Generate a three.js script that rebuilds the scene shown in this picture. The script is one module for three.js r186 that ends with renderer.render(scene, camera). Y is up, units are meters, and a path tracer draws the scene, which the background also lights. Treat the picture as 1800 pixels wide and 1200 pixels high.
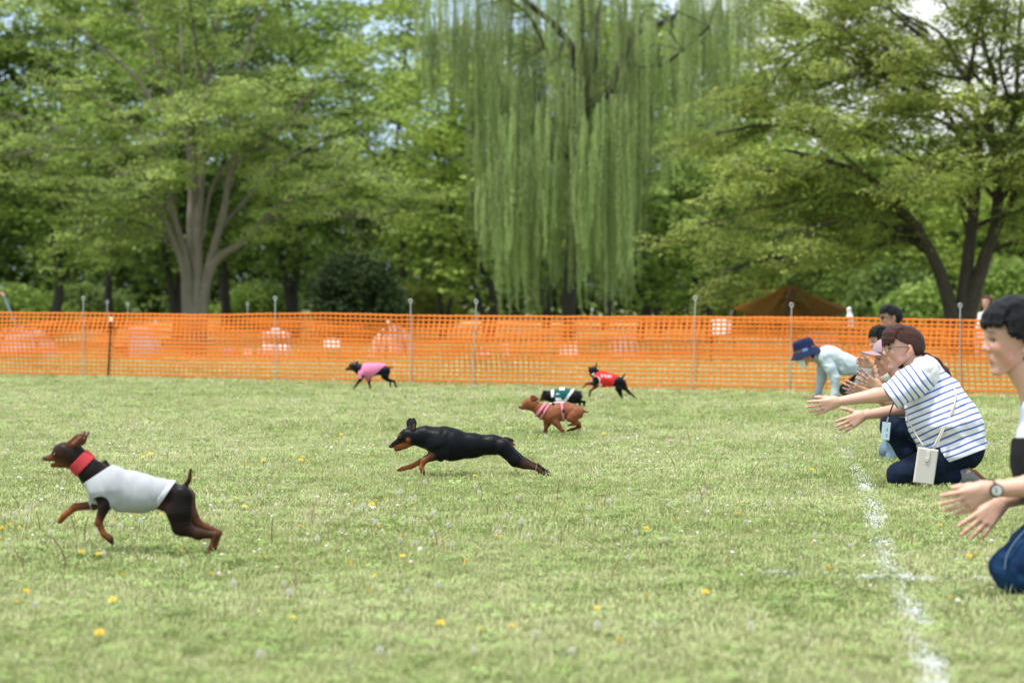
import * as THREE from 'three';
import { mergeGeometries } from 'three/addons/utils/BufferGeometryUtils.js';
import { RoundedBoxGeometry } from 'three/addons/geometries/RoundedBoxGeometry.js';

// ---------------------------------------------------------------- camera, sky, sun, exposure
const scene = new THREE.Scene();
const FPX = 4250, EYE = 1.13;                     // focal length in pixels of an 1800 x 1200 frame, eye height
const camera = new THREE.PerspectiveCamera(2 * Math.atan(600 / FPX) * 180 / Math.PI, 1.5, 0.1, 900);
camera.position.set(0, EYE, 0);
const PITCH = Math.atan(100 / FPX);
camera.rotation.x = -PITCH;
camera.focus = 13.9;
camera.userData.fStop = 2.8;
camera.updateMatrixWorld(true);

const renderer = new THREE.WebGLRenderer({ antialias: true });
renderer.toneMapping = THREE.LinearToneMapping;
renderer.toneMappingExposure = 1.85;
renderer.shadowMap.enabled = true;

function rng(seed) { let a = seed >>> 0; return () => { a = (a + 0x6D2B79F5) | 0; let t = Math.imul(a ^ (a >>> 15), 1 | a); t = (t + Math.imul(t ^ (t >>> 7), 61 | t)) ^ t; return ((t ^ (t >>> 14)) >>> 0) / 4294967296; }; }
function hash3(x, y, z) { let h = Math.imul(x, 374761393) + Math.imul(y, 668265263) + Math.imul(z, 2147483647 ^ 0x5bd1e995); h = Math.imul(h ^ (h >>> 13), 1274126177); return ((h ^ (h >>> 16)) >>> 0) / 4294967296; }
const sm = (t) => t * t * (3 - 2 * t), lerp = (a, b, t) => a + (b - a) * t, clamp = (x, a, b) => Math.min(b, Math.max(a, x));
const sstep = (a, b, x) => sm(clamp((x - a) / (b - a), 0, 1));
function noise(x, y, z = 0) {
  const ix = Math.floor(x), iy = Math.floor(y), iz = Math.floor(z), u = sm(x - ix), v = sm(y - iy), w = sm(z - iz);
  const c = (dx, dy, dz) => hash3(ix + dx, iy + dy, iz + dz);
  return lerp(lerp(lerp(c(0, 0, 0), c(1, 0, 0), u), lerp(c(0, 1, 0), c(1, 1, 0), u), v), lerp(lerp(c(0, 0, 1), c(1, 0, 1), u), lerp(c(0, 1, 1), c(1, 1, 1), u), v), w);
}
function fbm(x, y, z = 0, o = 4) { let s = 0, a = 0.5, n = 0; for (let i = 0; i < o; i++) { s += a * noise(x, y, z); n += a; a *= 0.5; x = x * 2.03 + 17; y = y * 2.03 + 5; z = z * 2.03 + 9; } return s / n; }

{ // thin bright cloud with a few bluish openings, the same all round
  const W = 1024, H = 512, d = new Float32Array(W * H * 4);
  for (let r = 0; r < H; r++) for (let c = 0; c < W; c++) {
    const el = ((r + 0.5) / H - 0.5) * Math.PI, az = (c + 0.5) / W * 2 * Math.PI, x = Math.cos(el) * Math.cos(az), y = Math.sin(el), z = Math.cos(el) * Math.sin(az);
    const n = fbm(x * 5 + 40, y * 9 + 40, z * 5 + 40, 5), blue = sstep(0.5, 0.62, n), i = (r * W + c) * 4;
    const L = y < 0 ? 0.3 : 0.64 + 0.22 * y;
    d[i] = L * lerp(1.0, 0.62, blue); d[i + 1] = L * lerp(1.02, 0.80, blue); d[i + 2] = L * lerp(1.05, 1.05, blue); d[i + 3] = 1;
  }
  const t = new THREE.DataTexture(d, W, H, THREE.RGBAFormat, THREE.FloatType);
  t.mapping = THREE.EquirectangularReflectionMapping; t.magFilter = THREE.LinearFilter; t.needsUpdate = true;
  scene.background = t; scene.environment = t;
}
const sun = new THREE.DirectionalLight(new THREE.Color(1, 0.95, 0.87), 3.0);
sun.name = 'sun'; sun.position.set(-18, 60, 14); sun.target.position.set(0, 0, -20); sun.castShadow = true; sun.shadow.radius = 14;
Object.assign(sun.shadow.camera, { left: -40, right: 40, top: 60, bottom: -60, near: 1, far: 200 });
sun.position.add(sun.target.position);
scene.add(sun, sun.target);


// ---------------------------------------------------------------- placing
const cosP = Math.cos(PITCH), sinP = Math.sin(PITCH);
function ray(px, py) { const x = (px - 900) / FPX, y = (600 - py) / FPX; return [x, y * cosP - sinP, -y * sinP - cosP]; }
function at(px, py, depth) { const r = ray(px, py), k = depth / -r[2]; return new THREE.Vector3(r[0] * k, EYE + r[1] * k, -depth); }
function groundY(x, z) {                                     // level to the fences, then a shallow bank down to the picnic lawn
  const d = -z;
  return -0.6 * sstep(37, 41, d) + (fbm(x * 0.35 + 3, z * 0.35 + 8, 0, 2) - 0.5) * 0.04 * sstep(5, 7, d) * 0.6;
}
function onGround(px, py) { const r = ray(px, py), k = EYE / -r[1]; return new THREE.Vector3(r[0] * k, 0, r[2] * k); }
function depthOf(py) { const r = ray(900, py); return -r[2] * EYE / -r[1]; }

// ---------------------------------------------------------------- naming
const used = {};
function numbered(name) { const n = used[name] = (used[name] ?? -1) + 1; return n ? name + '_' + String(n).padStart(3, '0') : name; }
function tag(o, label, category, group, kind) { if (label) o.userData.label = label; if (category) o.userData.category = category; if (group) o.userData.group = group; if (kind) o.userData.kind = kind; return o; }
function shadowed(o) { o.castShadow = o.receiveShadow = true; return o; }
function top(o, name, label, category, group, kind) { o.name = numbered(name); scene.add(o); shadowed(o); return tag(o, label, category, group, kind); }
function thing(name, label, category, pos, group) { const g = new THREE.Group(); g.position.copy(pos); return top(g, name, label, category, group); }
function part(parent, name, geo, mat) { const m = new THREE.Mesh(geo, mat); m.name = name; parent.add(m); return shadowed(m); }

// ---------------------------------------------------------------- textures and materials
function dataTex(n, fn, srgb, rep) {
  const d = new Uint8Array(n * n * 4);
  for (let y = 0; y < n; y++) for (let x = 0; x < n; x++) { const c = fn(x / n, y / n), i = (y * n + x) * 4; d[i] = c[0] * 255; d[i + 1] = c[1] * 255; d[i + 2] = c[2] * 255; d[i + 3] = 255; }
  const t = new THREE.DataTexture(d, n, n); t.magFilter = THREE.LinearFilter; t.wrapS = t.wrapT = THREE.RepeatWrapping; if (srgb) t.colorSpace = THREE.SRGBColorSpace; if (rep) t.repeat.set(rep, rep); t.needsUpdate = true; return t;
}
function tileNoise(u, v, f, seed) {                             // repeats every unit
  const x = u * f, y = v * f, ix = Math.floor(x), iy = Math.floor(y), a = sm(x - ix), b = sm(y - iy), c = (i, j) => hash3((ix + i) % f, (iy + j) % f, seed);
  return lerp(lerp(c(0, 0), c(1, 0), a), lerp(c(0, 1), c(1, 1), a), b);
}
const tfbm = (u, v, f, seed) => (tileNoise(u, v, f, seed) * 4 + tileNoise(u, v, f * 2, seed + 1) * 2 + tileNoise(u, v, f * 4, seed + 2)) / 7;
const weaveBump = dataTex(256, (u, v) => { const k = 0.5 + 0.25 * Math.sin(u * 6.2832 * 32) * Math.sin(v * 6.2832 * 32) + 0.25 * (tfbm(u, v, 8, 3) - 0.5); return [k, k, k]; });
const furBump = dataTex(256, (u, v) => { const k = 0.5 * tileNoise(u * 1, v, 64, 5) + 0.5 * tfbm(u, v, 16, 9); return [k, k, k]; });
const skinBump = dataTex(256, (u, v) => { const k = tfbm(u, v, 32, 21); return [k, k, k]; });
const barkBump = dataTex(512, (u, v) => { const w = (tfbm(u, v, 4, 31) - 0.5) * 0.12, r = tileNoise(((u + w) % 1 + 1) % 1, v, 24, 33) * 0.5 + tileNoise(((u + w) % 1 + 1) % 1, (v * 0.25) % 1, 12, 35) * 0.5; const k = sstep(0.25, 0.75, r); return [k, k, k]; });
const C = (r, g, b) => new THREE.Color().setRGB(r, g, b);
function vmat(o = {}) { return new THREE.MeshPhysicalMaterial({ vertexColors: true, roughness: 0.8, ...o }); }
const rep = (t, k) => { const c = t.clone(); c.repeat.set(k, k); c.needsUpdate = true; return c; };
const matSkin = vmat({ roughness: 0.52, bumpMap: rep(skinBump, 6), bumpScale: 0.0006 });
const matCloth = vmat({ roughness: 0.95, specularIntensity: 0.3, bumpMap: rep(weaveBump, 6), bumpScale: 0.0006 });
const matDenim = vmat({ roughness: 0.9, specularIntensity: 0.3, bumpMap: rep(weaveBump, 5), bumpScale: 0.0008 });
const matFur = vmat({ roughness: 0.40, specularIntensity: 0.22, bumpMap: rep(furBump, 7), bumpScale: 0.0012 });
const matHair = vmat({ roughness: 0.42, specularIntensity: 0.3, bumpMap: rep(dataTex(256, (u, v) => { const k = tileNoise(u, (v * 0.125) % 1, 96, 51) * 0.6 + tileNoise(u, (v * 0.25) % 1, 48, 53) * 0.4; return [k, k, k]; }), 5), bumpScale: 0.004 });
const plain = (r, g, b, rough = 0.8, o = {}) => new THREE.MeshStandardMaterial({ color: C(r, g, b), roughness: rough, ...o });
const matMetal = plain(0.42, 0.44, 0.45, 0.45, { metalness: 0.6 });
const matBlack = plain(0.006, 0.006, 0.007, 0.7);
const matWhiteCloth = plain(0.75, 0.75, 0.74, 0.9);
const matPaper = plain(0.8, 0.8, 0.78, 0.85);

// ---------------------------------------------------------------- geometry helpers
function frameTube(pts, radii, seg = 8, capped = true) {       // pts Vector3[], tapered tube
  const pos = [], nor = [], uv = [], idx = [], n = pts.length; let ref = new THREE.Vector3(0.31, 0.17, 0.93).normalize(), len = 0;
  for (let i = 0; i < n; i++) {
    const t = pts[Math.min(i + 1, n - 1)].clone().sub(pts[Math.max(i - 1, 0)]).normalize();
    const a = ref.clone().addScaledVector(t, -ref.dot(t)).normalize(), b = t.clone().cross(a); ref = a;
    if (i) len += pts[i].distanceTo(pts[i - 1]);
    for (let j = 0; j <= seg; j++) { const q = j / seg * 2 * Math.PI, c = Math.cos(q), s = Math.sin(q), v = a.clone().multiplyScalar(c).addScaledVector(b, s); pos.push(pts[i].x + v.x * radii[i], pts[i].y + v.y * radii[i], pts[i].z + v.z * radii[i]); nor.push(v.x, v.y, v.z); uv.push(j / seg, len); }
  }
  const w = seg + 1;
  for (let i = 0; i < n - 1; i++) for (let j = 0; j < seg; j++) idx.push(i * w + j, i * w + j + 1, (i + 1) * w + j, i * w + j + 1, (i + 1) * w + j + 1, (i + 1) * w + j);
  if (capped) for (const e of [0, n - 1]) { const c = pos.length / 3; pos.push(pts[e].x, pts[e].y, pts[e].z); const t = pts[e].clone().sub(pts[e ? n - 2 : 1]).normalize(); nor.push(t.x, t.y, t.z); uv.push(0, 0); for (let j = 0; j < seg; j++) e ? idx.push(e * w + j, e * w + j + 1, c) : idx.push(j + 1, j, c); }
  const g = new THREE.BufferGeometry(); g.setAttribute('position', new THREE.Float32BufferAttribute(pos, 3)); g.setAttribute('normal', new THREE.Float32BufferAttribute(nor, 3)); g.setAttribute('uv', new THREE.Float32BufferAttribute(uv, 2)); g.setIndex(idx); return g;
}
function smoothPts(pts, k = 4) { const c = new THREE.CatmullRomCurve3(pts, false, 'centripetal'); return c.getPoints((pts.length - 1) * k); }
function tube(pts, r, seg = 7, k = 4) { const p = smoothPts(pts, k); return frameTube(p, p.map((_, i) => Array.isArray(r) ? lerp(r[0], r[1], i / (p.length - 1)) : r), seg); }
const V = (x, y, z) => new THREE.Vector3(x, y, z);
function paintGeo(g, r, gg, b) { const n = g.attributes.position.count, a = new Float32Array(n * 3); for (let i = 0; i < n; i++) { a[i * 3] = r; a[i * 3 + 1] = gg; a[i * 3 + 2] = b; } g.setAttribute('color', new THREE.BufferAttribute(a, 3)); return g; }
function merge(list) { return mergeGeometries(list.map((g) => g.index ? g.toNonIndexed() : g), false); }
function mergeIndexed(list) { return mergeGeometries(list, false); }

// ---------------------------------------------------------------- smooth bodies from tapered capsules
// prim: { a:[x,y,z], b:[x,y,z], ra, rb, sz: sideways scale, k: blend, c:[r,g,b], sub }
function capD(q, x, y, z) {
  const s = q.sz, dz0 = (z - q.zc) / s, px = x - q.a[0], py = y - q.a[1], pz = dz0 - q.az;
  let t = (px * q.d[0] + py * q.d[1] + pz * q.d[2]) / q.dd; t = t < 0 ? 0 : t > 1 ? 1 : t;
  const ex = px - q.d[0] * t, ey = py - q.d[1] * t, ez = pz - q.d[2] * t;
  return (Math.sqrt(ex * ex + ey * ey + ez * ez) - (q.ra + (q.rb - q.ra) * t)) * (s < 1 ? s : 1);
}
function prep(list, k) {
  for (const q of list) {
    q.b ??= q.a; q.rb ??= q.ra; q.sz ??= 1; q.k ??= k; q.zc = q.zc ?? (q.a[2] + q.b[2]) / 2; q.az = (q.a[2] - q.zc) / q.sz;
    q.d = [q.b[0] - q.a[0], q.b[1] - q.a[1], (q.b[2] - q.a[2]) / q.sz]; q.dd = q.d[0] ** 2 + q.d[1] ** 2 + q.d[2] ** 2 || 1e-9;
  }
  return list;
}
function sdfMesh(prims, { cell = 0.006, k = 0.02, grow = 0, region, disp, paint, soft = 0.006, uvAxis, uvScale = 1, colorOf } = {}) {
  prep(prims, k);
  const lo = [1e9, 1e9, 1e9], hi = [-1e9, -1e9, -1e9];
  for (const q of prims) if (!q.sub) for (const [e, r] of [[q.a, q.ra], [q.b, q.rb]]) for (let c = 0; c < 3; c++) { const rr = (c === 2 ? r * q.sz : r) + grow + 3 * cell + 0.006; lo[c] = Math.min(lo[c], e[c] - rr); hi[c] = Math.max(hi[c], e[c] + rr); }
  const B = 6, n = [0, 1, 2].map((c) => Math.ceil((hi[c] - lo[c]) / cell / B) * B + 1), nx = n[0], ny = n[1], nz = n[2], F = new Float32Array(nx * ny * nz).fill(1);
  const evalAt = (x, y, z, use) => {
    let f = 1e3;
    let loose = false;
    for (const q of use) {
      if (q.free) { loose = true; continue; }
      const d = capD(q, x, y, z);
      if (q.sub) { const h = Math.max(q.k - Math.abs(-d - f), 0) / q.k; f = Math.max(f, -d) + h * h * q.k * 0.25; } else { const h = Math.max(q.k - Math.abs(d - f), 0) / q.k; f = Math.min(f, d) - h * h * q.k * 0.25; }
    }
    f -= grow;
    if (disp) f += disp(x, y, z);
    if (region) { const r = region(x, y, z); if (r > f) f = r; }
    if (loose) { let e = 1e3; for (const q of use) if (q.free) { const d = capD(q, x, y, z), h = Math.max(q.k - Math.abs(d - e), 0) / q.k; e = Math.min(e, d) - h * h * q.k * 0.25; } if (disp) e += disp(x, y, z); const h = Math.max(0.012 - Math.abs(e - f), 0) / 0.012; f = Math.min(f, e) - h * h * 0.003; }
    return f;
  };
  const hd = B * cell * 0.5 * 1.75, kmax = Math.max(...prims.map((q) => q.k));
  for (let bx = 0; bx < nx - 1; bx += B) for (let by = 0; by < ny - 1; by += B) for (let bz = 0; bz < nz - 1; bz += B) {
    const cx = lo[0] + (bx + B / 2) * cell, cy = lo[1] + (by + B / 2) * cell, cz = lo[2] + (bz + B / 2) * cell;
    let m = 1e9; const ds = prims.map((q) => { const d = capD(q, cx, cy, cz); if (!q.sub && d < m) m = d; return d; });
    let val = null, use = null;
    if (m - grow > hd * 1.3 + kmax * 0.5 + 0.012) val = 1; else use = prims.filter((q, i) => ds[i] < Math.max(m, 0) + 2 * hd * 1.3 + kmax + (q.sub ? 0.02 : 0));
    for (let i = bx; i <= bx + B && i < nx; i++) for (let j = by; j <= by + B && j < ny; j++) for (let l = bz; l <= bz + B && l < nz; l++) { const at = (i * ny + j) * nz + l; if (val === null) F[at] = evalAt(lo[0] + i * cell, lo[1] + j * cell, lo[2] + l * cell, use); }
  }
  const id = new Int32Array(nx * ny * nz).fill(-1), pos = [], idx = [], sy = nz, sx = ny * nz;
  for (let i = 0; i < nx - 1; i++) for (let j = 0; j < ny - 1; j++) for (let l = 0; l < nz - 1; l++) {
    const o = i * sx + j * sy + l; let mask = 0; const v = [];
    for (let c = 0; c < 8; c++) { const f = F[o + (c & 1) * sx + ((c >> 1) & 1) * sy + (c >> 2)]; v.push(f); if (f < 0) mask |= 1 << c; }
    if (!mask || mask === 255) continue;
    let x = 0, y = 0, z = 0, m = 0;
    for (let c = 0; c < 8; c++) for (const bit of [1, 2, 4]) { const e = c | bit; if (e === c) continue; const f0 = v[c], f1 = v[e]; if ((f0 < 0) === (f1 < 0)) continue; const t = f0 / (f0 - f1); x += (c & 1) + (bit === 1 ? t : 0); y += ((c >> 1) & 1) + (bit === 2 ? t : 0); z += (c >> 2) + (bit === 4 ? t : 0); m++; }
    id[o] = pos.length / 3; pos.push(lo[0] + (i + x / m) * cell, lo[1] + (j + y / m) * cell, lo[2] + (l + z / m) * cell);
  }
  for (let i = 1; i < nx - 1; i++) for (let j = 1; j < ny - 1; j++) for (let l = 1; l < nz - 1; l++) {
    const o = i * sx + j * sy + l, s = F[o] < 0;
    const quad = (p, a, b, flip) => { const q = [id[o], id[o - a], id[o - a - b], id[o - b]]; if (q.some((w) => w < 0)) return; flip ? idx.push(q[0], q[1], q[2], q[0], q[2], q[3]) : idx.push(q[0], q[2], q[1], q[0], q[3], q[2]); };
    if (s !== (F[o + sx] < 0)) quad(sx, sy, 1, s);
    if (s !== (F[o + sy] < 0)) quad(sy, 1, sx, s);
    if (s !== (F[o + 1] < 0)) quad(1, sx, sy, s);
  }
  const N = pos.length / 3, P = new Float32Array(pos), nor = new Float32Array(N * 3), col = new Float32Array(N * 3), uv = new Float32Array(N * 2), e = cell * 0.6;
  for (let i = 0; i < N; i++) {
    const x = P[i * 3], y = P[i * 3 + 1], z = P[i * 3 + 2];
    const use = prims.filter((q) => { q.now = capD(q, x, y, z); return q.now < kmax + 0.03; });
    let gx = evalAt(x + e, y, z, use) - evalAt(x - e, y, z, use), gy = evalAt(x, y + e, z, use) - evalAt(x, y - e, z, use), gz = evalAt(x, y, z + e, use) - evalAt(x, y, z - e, use); const gl = Math.hypot(gx, gy, gz) || 1;
    nor[i * 3] = gx / gl; nor[i * 3 + 1] = gy / gl; nor[i * 3 + 2] = gz / gl;
    let w = 0, r = 0, g = 0, b = 0, dm = 1e9; for (const q of use) if (!q.sub && q.now < dm) dm = q.now;
    for (const q of use) if (!q.sub) { const c = q.c ?? [0.5, 0.5, 0.5], wt = Math.exp(-(q.now - dm) / soft); w += wt; r += c[0] * wt; g += c[1] * wt; b += c[2] * wt; }
    let cc = w ? [r / w, g / w, b / w] : [0.5, 0.5, 0.5]; if (paint) cc = paint(x, y, z, cc, nor[i * 3], nor[i * 3 + 1], nor[i * 3 + 2]) ?? cc;
    col.set(cc, i * 3);
    const u = uvAxis ? uvAxis(x, y, z) : [x * uvScale + z * 0.8 * uvScale, y * uvScale + z * 0.4 * uvScale]; uv[i * 2] = u[0]; uv[i * 2 + 1] = u[1];
  }
  let way = 0;
  for (let t = 0; t < Math.min(idx.length, 900); t += 3) { const [a, b, c] = [idx[t] * 3, idx[t + 1] * 3, idx[t + 2] * 3], ux = P[b] - P[a], uy = P[b + 1] - P[a + 1], uz = P[b + 2] - P[a + 2], vx = P[c] - P[a], vy = P[c + 1] - P[a + 1], vz = P[c + 2] - P[a + 2]; way += (uy * vz - uz * vy) * nor[a] + (uz * vx - ux * vz) * nor[a + 1] + (ux * vy - uy * vx) * nor[a + 2]; }
  if (way < 0) for (let t = 0; t < idx.length; t += 3) [idx[t + 1], idx[t + 2]] = [idx[t + 2], idx[t + 1]];
  const g = new THREE.BufferGeometry();
  g.setAttribute('position', new THREE.BufferAttribute(P, 3)); g.setAttribute('normal', new THREE.BufferAttribute(nor, 3)); g.setAttribute('uv', new THREE.BufferAttribute(uv, 2)); g.setAttribute('color', new THREE.BufferAttribute(col, 3)); g.setIndex(idx);
  return g;
}

// ================================================================ ground
{
  const xs = [], zs = [];
  for (let i = 0; i <= 80; i++) { const t = i / 40 - 1; xs.push(Math.sign(t) * (Math.abs(t) * 12 + Math.pow(Math.abs(t), 5) * 290)); }
  for (let i = 0; i <= 150; i++) { const t = i / 150; zs.push(14 - t * 76 - Math.pow(t, 6) * 420); }
  const pos = [], uv = [], idx = [], nx = xs.length;
  for (const z of zs) for (const x of xs) { pos.push(x, groundY(x, z), z); uv.push(x, z); }
  for (let j = 0; j < zs.length - 1; j++) for (let i = 0; i < nx - 1; i++) { const a = j * nx + i; idx.push(a, a + 1, a + nx, a + 1, a + nx + 1, a + nx); }
  const g = new THREE.BufferGeometry(); g.setAttribute('position', new THREE.Float32BufferAttribute(pos, 3)); g.setAttribute('uv', new THREE.Float32BufferAttribute(uv, 2)); g.setIndex(idx); g.computeVertexNormals();
  const map = dataTex(512, (u, v) => { const n = tfbm(u, v, 6, 71), f = tileNoise(u, v, 120, 73), k = 0.8 + 0.35 * f; return [clamp((0.545 + 0.10 * n) * k, 0, 1), clamp((0.585 + 0.06 * n) * k, 0, 1), clamp(0.41 * k + 0.04 * n, 0, 1)]; }, true, 1 / 3);
  const bump = dataTex(256, (u, v) => { const n = tileNoise(u, v, 90, 75); return [n, n, n]; }, false, 1.2);
  top(new THREE.Mesh(g, new THREE.MeshStandardMaterial({ map, bumpMap: bump, bumpScale: 0.02, roughness: 0.95 })), 'ground', 'mown park lawn of short pale green grass', null, null, 'structure');
}

// ================================================================ grass
const grassTone = (x, z, r) => {
  const a = fbm(x * 0.9 + 5, z * 0.9, 2, 3), b = fbm(x * 4 + 9, z * 4, 7, 2), straw = sstep(0.93, 1, r());
  const g = sstep(0.35, 0.65, 0.5 * a + 0.2 * b + 0.3 * r()), v = 0.8 + 0.4 * r();
  return C(lerp(lerp(0.495, 0.355, g), 0.64, straw) * v, lerp(lerp(0.52, 0.415, g), 0.59, straw) * v, lerp(lerp(0.285, 0.170, g), 0.43, straw) * v);
};
function bladeTuft(seed, n, rad, len, wid) {
  const r = rng(seed), pos = [], nor = [], idx = [];
  for (let i = 0; i < n; i++) {
    const a = r() * 6.283, d = Math.sqrt(r()) * rad, x = Math.cos(a) * d, z = Math.sin(a) * d, q = r() * 6.283, L = len * (0.45 + 0.75 * r()), lean = 0.15 + 0.85 * r(), w = wid * (0.6 + 0.6 * r());
    const dx = Math.cos(q), dz = Math.sin(q), sx = -dz * w, sz = dx * w, m = L * 0.55, o = pos.length / 3;
    const mx = x + dx * lean * m * 0.35, my = m * (1 - 0.15 * lean), mz = z + dz * lean * m * 0.35, tx = x + dx * lean * L * 0.75, ty = L * (1 - 0.42 * lean), tz = z + dz * lean * L * 0.75;
    pos.push(x - sx, -0.005, z - sz, x + sx, -0.005, z + sz, mx - sx * 0.8, my, mz - sz * 0.8, mx + sx * 0.8, my, mz + sz * 0.8, tx, ty, tz);
    for (let k = 0; k < 5; k++) { const v = V(-dx * 0.8, 0.7, -dz * 0.8).normalize(); nor.push(v.x, v.y, v.z); }
    idx.push(o, o + 1, o + 2, o + 1, o + 3, o + 2, o + 2, o + 3, o + 4);
  }
  const g = new THREE.BufferGeometry(); g.setAttribute('position', new THREE.Float32BufferAttribute(pos, 3)); g.setIndex(idx); return g;
}
function cloverTuft(seed, n, rad) {
  const r = rng(seed), pos = [], nor = [], idx = [];
  for (let i = 0; i < n; i++) {
    const a = r() * 6.283, d = Math.sqrt(r()) * rad, x = Math.cos(a) * d, z = Math.sin(a) * d, y = 0.010 + 0.022 * r(), s = 0.006 + 0.007 * r(), tx = (r() - 0.5) * 1.1, tz = (r() - 0.5) * 1.1, q0 = r() * 6.28;
    const nn = V(-tx, 1, -tz).normalize();
    for (let k = 0; k < 3; k++) { const q = q0 + k * 2.094, o = pos.length / 3; for (const [u, v] of [[0, 0], [0.9, -0.5], [1.25, 0], [0.9, 0.5]]) { const px = (Math.cos(q) * u - Math.sin(q) * v) * s, pz = (Math.sin(q) * u + Math.cos(q) * v) * s; pos.push(x + px, y + px * tx + pz * tz, z + pz); nor.push(nn.x, nn.y, nn.z); } idx.push(o, o + 2, o + 1, o, o + 3, o + 2); }
  }
  const g = new THREE.BufferGeometry(); g.setAttribute('position', new THREE.Float32BufferAttribute(pos, 3)); g.setIndex(idx); return g;
}
const dummy = new THREE.Object3D();
function instanced(name, geo, mat, list, parent) {             // list of { p, s, ry, rx, rz, c }
  const m = new THREE.InstancedMesh(geo, mat, list.length); m.name = name;
  list.forEach((e, i) => { dummy.position.copy(e.p); dummy.rotation.set(e.rx ?? 0, e.ry ?? 0, e.rz ?? 0); Array.isArray(e.s) ? dummy.scale.set(...e.s) : dummy.scale.setScalar(e.s ?? 1); dummy.updateMatrix(); m.setMatrixAt(i, dummy.matrix); if (e.c) m.setColorAt(i, e.c); });
  shadowed(m); parent?.add(m); return m;
}
{
  const mat = new THREE.MeshPhysicalMaterial({ roughness: 0.75, transmission: 0.35, specularIntensity: 0.15 });
  const lists = [[], [], [], []], r = rng(11);
  const half = (d) => d * 900 / FPX + 1.9;
  const scatter = (d0, d1, dens, s0, s1) => {
    const n = Math.round((half(d0) + half(d1)) * (d1 - d0) * dens);
    for (let i = 0; i < n; i++) {
      const d = Math.sqrt(lerp(d0 * d0, d1 * d1, r())), x = (r() * 2 - 1) * half(d), z = -d, tall = fbm(x * 1.7 + 2, z * 1.7, 4, 2), k = r();
      const v = k < 0.42 ? 0 : k < 0.8 ? 1 : k < 0.94 ? 2 : 3;
      lists[v].push({ p: V(x, groundY(x, z), z), s: lerp(s0, s1, r()) * (0.7 + 0.7 * tall), ry: r() * 6.28, rx: (r() - 0.5) * 0.2, rz: (r() - 0.5) * 0.2, c: v === 2 ? grassTone(x, z, r).multiply(C(0.66, 0.82, 0.58)) : grassTone(x, z, r) });
    }
  };
  scatter(5.4, 10, 620, 0.75, 1.2); scatter(10, 18, 480, 0.75, 1.2); scatter(18, 29, 260, 0.9, 1.35); scatter(29, 39, 70, 1.2, 1.8); scatter(39, 70, 14, 1.8, 2.6);
  const g = top(new THREE.Group(), 'grass', 'short pale green lawn grass with clover and dry blades', null, null, 'stuff');
  instanced('grass_blades', bladeTuft(3, 24, 0.055, 0.043, 0.0022), mat, lists[0], g);
  instanced('grass_blades', bladeTuft(5, 28, 0.06, 0.032, 0.0026), mat, lists[1], g);
  instanced('clover_leaves', cloverTuft(7, 12, 0.06), mat, lists[2], g);
  const flecks = []; for (let i = 0; i < 4200; i++) { const d = Math.sqrt(lerp(7 * 7, 28 * 28, r())), x = (r() * 2 - 1) * half(d), z = -d; if (fbm(x * 0.7 + 20, z * 0.5, 3, 3) < 0.44 + 0.1 * r()) continue; flecks.push({ p: V(x, groundY(x, z) + 0.02 + 0.025 * r(), z), s: 0.5 + 1.3 * r() * r() + 0.2, ry: r() * 6.28, rx: r(), rz: r(), c: r() < 0.6 ? C(0.52, 0.50, 0.45) : C(0.48, 0.40, 0.32) }); }
  const fl = new THREE.IcosahedronGeometry(0.007, 0); fl.scale(1, 0.7, 1); instanced('tiny_clover_flowers', fl, plain(1, 1, 1, 0.95), flecks, g);
  instanced('tall_blades', bladeTuft(9, 8, 0.05, 0.066, 0.002), mat, lists[3], g);
}

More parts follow.
